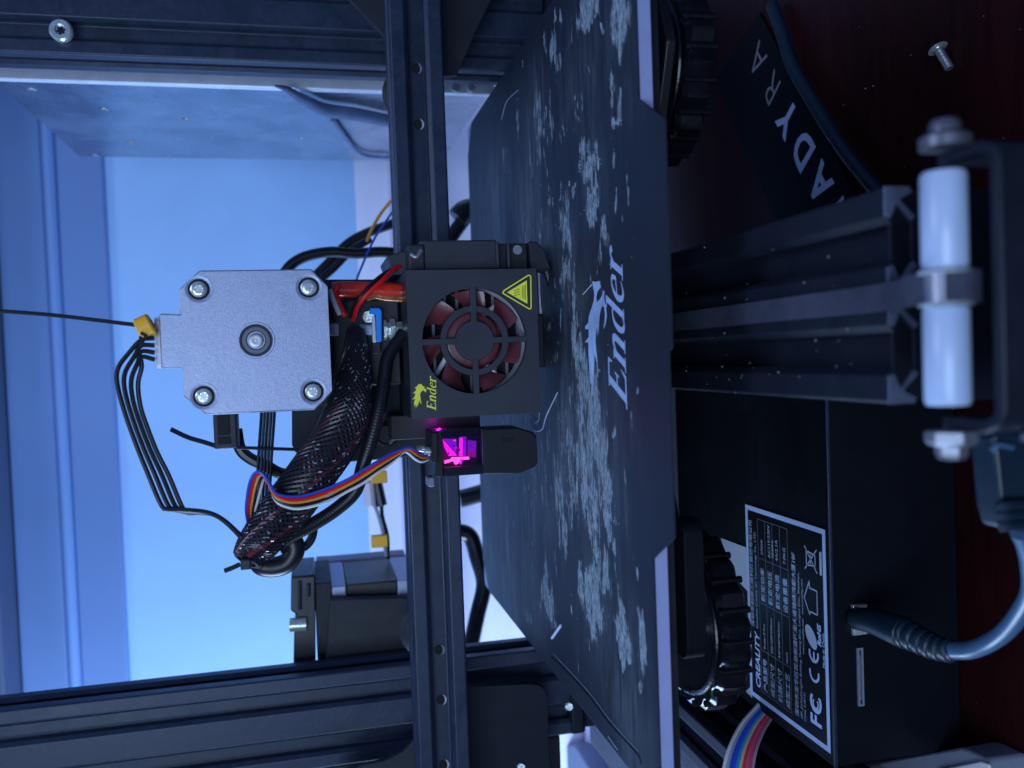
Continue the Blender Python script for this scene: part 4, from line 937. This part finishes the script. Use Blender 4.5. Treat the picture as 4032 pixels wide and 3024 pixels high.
MB().tube([(-131.5, 238, 12), (-131.5, 238, 6)], 1, 8).build('case_corner', 'black', cbx)
# white sticker half hidden by the knob
P = [G(x, y, 50.25) for x, y in ((2838, 2118), (2938, 2156), (2946, 2330), (2880, 2260))]
MB().add(P, [(0, 1, 2, 3)]).build('white_sticker', 'sticker', cbx, smooth=False)
P = [G(x, y, 50.25) for x, y in ((2936, 2722), (2960, 2700), (2962, 2748))]
MB().add(P, [(0, 1, 2)]).build('white_sticker', 'sticker', cbx, smooth=False)
LX, LY, LW, LH = -127.0, 239.6, 70.4, 51.0
MB().box(LX, LX + LW, LY, LY + LH, 50.15, 50.3).build('rating_label', 'labelblk', cbx)
lab = bpy.data.objects['rating_label']
mb = MB(); bw = 1.75
mb.ring([(LX + .1, LY + .1), (LX + LW - .1, LY + .1), (LX + LW - .1, LY + LH - .1), (LX + .1, LY + LH - .1)], [(LX + bw, LY + bw), (LX + LW - bw, LY + bw), (LX + LW - bw, LY + LH - bw), (LX + bw, LY + LH - bw)], 'z', 50.32, 50.36)
mb.build('label_border', 'silk', lab, smooth=False)
Z0 = 50.37
def lt(mb, txt, u, v, size, **k): put_text(mb, txt, size, (LX + u, LY + v, Z0), (1, 0, 0), (0, 1, 0), **k)
mb = MB(); lt(mb, 'CREALITY', 4.6, 43.2, 4.4, bold=.025, shear=.15, width=1.02)
lt(mb, 'F', 5.6, 4.8, 8.6, bold=.03, width=.9); lt(mb, 'C', 9.6, 4.6, 9.0, bold=.02, width=.95); lt(mb, 'C', 10.9, 6.2, 4.6, bold=.03); 
for cu_ in (22.6, 29.0):
    rg = [(cu_ + 2.9 * math.cos(math.radians(t)), 8.1 + 2.9 * math.sin(math.radians(t))) for t in range(70, 291, 10)]
    ro_ = [(cu_ + 2.0 * math.cos(math.radians(t)), 8.1 + 2.0 * math.sin(math.radians(t))) for t in range(70, 291, 10)]
    mb.strip([Vector((LX + a_, LY + b_, Z0)) for a_, b_ in rg], [Vector((LX + a_, LY + b_, Z0)) for a_, b_ in ro_])
mb.add([(LX + 26.6, LY + 7.65, Z0 + .002), (LX + 29.6, LY + 7.65, Z0 + .002), (LX + 29.6, LY + 8.5, Z0 + .002), (LX + 26.6, LY + 8.5, Z0 + .002)], [(0, 1, 2, 3)])
lt(mb, 'RoHS', 32.4, 3.8, 2.9, bold=.04, shear=.2)
lt(mb, 'Made in China', 26.2, 1.9, 1.9, bold=.01)
mb.build('label_marks', 'silk', lab, smooth=False, recalc=False)
mb = MB(); lt(mb, '深圳市创想三维科技股份有限公司', 26.2, 46.6, 2.6, bold=.01); lt(mb, 'Shenzhen Creality 3D Technology Co., LTD.', 26.2, 43.8, 1.95)
for row, (c1, c2, c3, c4) in enumerate((('产品型号', 'Ender-3 Pro', '额定功率', '270W'), ('成型尺寸', '220*220*250mm', '额定电压', 'AC115/230V'), ('机器尺寸', '440*440*465mm', '额定电流', '4A/2.1A'), ('成型工艺', 'FDM', '设备重量', '7.0KG'))):
    v = 38.4 - row * 5.0
    lt(mb, c1, 5.0, v, 3.0, bold=.01); lt(mb, c2, 20.4, v + .4, 1.85); lt(mb, c3, 37.4, v, 3.0, bold=.01); lt(mb, c4, 54.0, v + .4, 2.2)
lt(mb, '50/60Hz', 54.4, 31.6, 1.9)
lt(mb, '深圳市龙华区民治街道梅龙大道锦绣鸿都大厦18F', 4.6, 18.0, 2.6, bold=.01, width=.98)
lt(mb, '18F, JinXiuHongDu Building, Meilong Blvd., Longhua Dist., Shenzhen,', 4.6, 15.6, 1.75); lt(mb, 'China 518131', 4.6, 13.6, 1.75); lt(mb, 'www.creality.com   www.creality.com', 27, 13.6, 1.6)
mb.build('label_text', 'greyprint', lab, smooth=False, recalc=False)
mb = MB()
for v in (22.3, 27.2, 32.2, 37.1, 42.1): mb.box(LX + 4, LX + 66.5, LY + v, LY + v + .22, Z0 - .04, Z0 - .01)
for u in (4, 19.4, 36.4, 52.4, 66.3): mb.box(LX + u, LX + u + .22, LY + 22.3, LY + 42.3, Z0 - .04, Z0 - .012)
mb.build('label_table', 'lineprint', lab, smooth=False)
mb = MB()                                              # recycling leaf, house and crossed bin marks
def ln(p, w_=.45):
    P = [Vector((LX + u, LY + v, Z0 + .003)) for u, v in p]; 
    for q, r in zip(P, P[1:]):
        d = (r - q).normalized(); nn = Vector((-d.y, d.x, 0)) * w_ / 2; mb.add([q + nn, r + nn, r - nn, q - nn], [(0, 1, 2, 3)]); mb.v[-1].z += 0
ln([(42.2, 5.4), (49.8, 5.4), (49.8, 9.6), (52.2, 9.6), (46, 12.8), (41, 9.8), (42.2, 9.6), (42.2, 5.4)])
ln([(55.5, 5), (63, 12)]); ln([(63, 5), (55.5, 12)]); ln([(57, 11), (61.6, 11), (61, 6), (57.6, 6), (57, 11)]); ln([(55.4, 2.9), (62.8, 2.9)], 1.3); ln([(57.8, 8.6), (60.8, 8.6)])
leaf = [(LX + 34 + 3.6 * math.cos(t), LY + 9.4 + 2.9 * math.sin(t) + 1.6 * math.cos(t)) for t in [2 * PI * k / 20 for k in range(20)]]
poly_add(mb, [Vector((p[0], p[1], Z0 + .005)) for p in leaf], leaf)
mb.build('label_symbols', 'greyprint', lab, smooth=False, recalc=False)

# ================================================================== USB CABLE
uc = thing('usb_cable', A(3400, 2450, 236), 'blue-grey cable with ribbed strain relief plugged into the front of the control box', 'cable')
pp = px_path([(3372, 2436), (3440, 2446), (3530, 2480), (3600, 2510), (3680, 2548), (3760, 2566)], [236, 228, 219, 212, 205, 198])
def relief(t):
    if t < .40: return 3.3 + 1.1 * (t / .40)
    if t < .50: return 4.4
    return 4.1 - (t - .50) * 2.6 + 0.38 * max(-.6, min(.6, 2 * math.sin((t - .50) * 2 * PI / .085)))
MB().tube(pp, relief, 22, 24).build('strain_relief', 'usb', uc)
pp = px_path([(3745, 2562), (3820, 2560), (3900, 2528), (3965, 2480), (4020, 2410), (4060, 2330), (4060, 2230), (4045, 2150), (4020, 2090)], [199, 193, 187, 181, 175, 169, 164, 160, 157])
MB().tube(pp, 2.3, 18, 10).build('cord', 'cordm', uc)
pp = px_path([(3965, 1720), (3975, 1800), (3985, 1900), (4000, 2000)], [142, 145, 148, 152])
mb = MB(); P = [A(x, y, 146) for x, y in ((3925, 1700), (4110, 1700), (4110, 2100), (4030, 2100), (3965, 2085), (3945, 2010), (3930, 1860), (3912, 1730))]
mb.prism([(p.x, p.z) for p in P], 'y', 146, 153).build('far_connector', 'usb', uc, bevel=1.6)
for k in range(3):
    MB().tube([A(3925 + 3 * k, 2000 + 38 * k, 145.5), A(3970, 1990 + 40 * k, 144.5), A(4060, 1985 + 40 * k, 145)], 1.1, 8).build('grip_ridge', 'usb', uc)
MB().tube([A(3905, 1775, 145.6), A(3935, 1752, 145.2), A(3985, 1762, 145.4)], .7, 8).build('grip_ridge', 'cordm', uc)

# rainbow ribbon cable at the left
c0 = px_path([(2985, 2775), (2920, 2850), (2870, 2950), (2845, 3060), (2845, 3140)], [285, 276, 268, 262, 258])
c1 = px_path([(3042, 2818), (3005, 2880), (2975, 2960), (2960, 3060), (2960, 3140)], [285, 278, 271, 266, 262])
L = catmull(c0, 8); R = catmull(c1, 8)
rb = thing('rainbow_cable', c0[0], 'rainbow striped ribbon cable dropping from behind the control box label', 'ribbon cable')
cols = [('whw', 0), ('grw', 0), ('bluew', 0), ((.05, .09, .75), 1), ((.02, .35, .62), 1), ((.70, .50, .30), 1), ((.60, .05, .09), 1), ((.68, .10, .20), 1), ((.55, .07, .16), 1), ((.42, .30, .40), 1)]
for i, (cc, f_) in enumerate(cols):
    mm = mat('ribbon_colour', cc, .35) if f_ else cc
    MB().tube([a.lerp(b, i / 9) for a, b in zip(L, R)], 0.62, 8, smooth=False).build('ribbon_wire', mm, rb)

# side beam with a dark slot at lower left
sb = thing('side_beam', (-175, 280, 40), 'dark slotted side beam beyond the control box at the lower edge', 'beam')
prof = slot_outline(1, 2)
MB().prism([(-166 + a_, 20 + b_) for a_, b_ in prof], 'y', 220, 470).build('beam_extrusion', 'steelblk', sb, bevel=.25, smooth=False)
# pale corner object beside the control box
pc = thing('pale_bracket', (-133, 225, 0), 'pale grey rounded plastic corner piece beside the control box', 'corner piece')
P = [G(x, y, 14) for x, y in ((3395, 3018), (3600, 2975), (3775, 2945), (3800, 2950), (3880, 2990), (3893, 3030), (3893, 3200), (3300, 3200))]
MB().prism([(p.x, p.y) for p in P], 'z', 0, 14).build('corner_shell', 'grey', pc, bevel=1.5)
P = [G(x, y, 15.3) for x, y in ((3700, 3030), (3860, 2998), (3890, 3010), (3898, 3060), (3898, 3200), (3600, 3200))]
MB().prism([(p.x, p.y) for p in P], 'z', 14.2, 15.3).build('bright_rim', 'white', pc, bevel=.5)
# dark wedge on the white sill
o = MB(); P = [G(x, y, -0.9) for x, y in ((2260, 2928), (2320, 2920), (2345, 2935), (2430, 3060), (2160, 3060))]
o.prism([(p.x, p.y) for p in P], 'z', -0.9, 14); o = o.build('wedge_block', mat('slate_blue_plastic', (.06, .09, .17), .6), bevel=2); tag(o, 'blurred dark blue tapered block on the pale sill behind the left of the bed', 'block')

# ================================================================== DESK ITEMS
c0 = G(3258, 808, 0.6); 
bc_ = thing('lettered_strip', G(3080, 480, 0), 'black strip printed with large white capital letters lying on the desk', 'lettered strip')
A1, A2 = G(3290, 830, 1.2), G(3000, 250, 1.2)
bl0 = G(3200, 770, 1.3); ux = (G(3024, 428, 1.3) - G(3206, 775, 1.3)); 
base0 = G(3298, 1000, 1.3); 
# baseline runs through the feet of A, D, Y, R (px), letters rise to the upper left of the photo
feetA, feetR = G(3257, 675, 1.3), G(3124, 416, 1.3)
u_ = (feetR - feetA).normalized(); v_ = Vector((-u_.y, u_.x, 0))
if v_.dot(G(3199, 778, 1.3) - feetA) < 0: v_ = -v_
capH = abs((G(3199, 778, 1.3) - feetA).dot(v_)); 
pitch = (feetR - feetA).length
print('LETTER', feetA, feetR, capH, pitch, u_, v_)
q = [feetA - u_ * 40 - v_ * 7, feetA + u_ * 95 - v_ * 7, feetA + u_ * 110 + v_ * (capH + 26), feetA - u_ * 40 + v_ * (capH + 26)]
MB().prism([(p.x, p.y) for p in q], 'z', 0.1, 1.2).build('strip_body', mat('black_card', (.0015, .002, .004), .5, spec=.15), bc_, bevel=.3)
mbn = MB(); mbf = MB()
adv = pitch / 2.0
size = capH / 0.70
fa, fb_ = G(3322, 776, 1.26), G(3268, 842, 1.26); nn_ = Vector((-(fb_ - fa).y, (fb_ - fa).x, 0)).normalized() * .9
mbn.add([fa + nn_, fb_ + nn_, fb_ - nn_, fa - nn_], [(0, 1, 2, 3)])
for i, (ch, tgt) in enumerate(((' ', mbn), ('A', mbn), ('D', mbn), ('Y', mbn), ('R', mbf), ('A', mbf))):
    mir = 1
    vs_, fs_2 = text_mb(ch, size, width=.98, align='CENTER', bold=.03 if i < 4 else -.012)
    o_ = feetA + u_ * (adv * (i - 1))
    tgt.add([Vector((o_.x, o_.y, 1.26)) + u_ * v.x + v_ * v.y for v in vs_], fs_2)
mbn.build('printed_letters', 'silk', bc_, smooth=False, recalc=False); mbf.build('dim_letters', 'dimprint', bc_, smooth=False, recalc=False)  # last two letters are thinner and dimmer
o = MB().tube([G(x, y, 4.2) for x, y in ((3040, 20), (3075, 120), (3120, 260), (3200, 400), (3300, 560), (3400, 690), (3470, 770), (3560, 880))], 2.6, 16).build('desk_cable', 'usb'); tag(o, 'thick dark blue cable lying on the desk along the lettered strip', 'cable')
sc = thing('loose_screw', G(3710, 220, 0), 'single small silver screw lying loose on the dark wooden desk', 'screw')
h0, h1 = G(3693, 192, 2.6), G(3738, 268, 1.4); ax = (h1 - h0).normalized()
MB().lathe(h0, ax, [(0, -1.1), (1.6, -1.0), (2.9, -.3), (3.1, 0), (1.5, .2), (1.4, .4)], 24).build('screw_head', 'metal', sc)
MB().tube([h0 + ax * (.3 + .25 * k) for k in range(33)], lambda t: 1.35 + 0.12 * math.sin(t * 80), 12, 3).build('screw_thread', 'gmetal', sc)
mb = MB()
for i in range(34):
    p = G(random.uniform(3150, 4030), random.uniform(20, 900) if random.random() < .6 else random.uniform(1750, 3000), 0.02)
    r = random.choice((.12, .18, .3)); mb.cyl(p, (0, 0, 1), r, r, 5, r * .5)
tag(mb.build('desk_dust', 'dust'), 'tiny pale dust specks scattered on the desk', 'dust', kind='stuff')
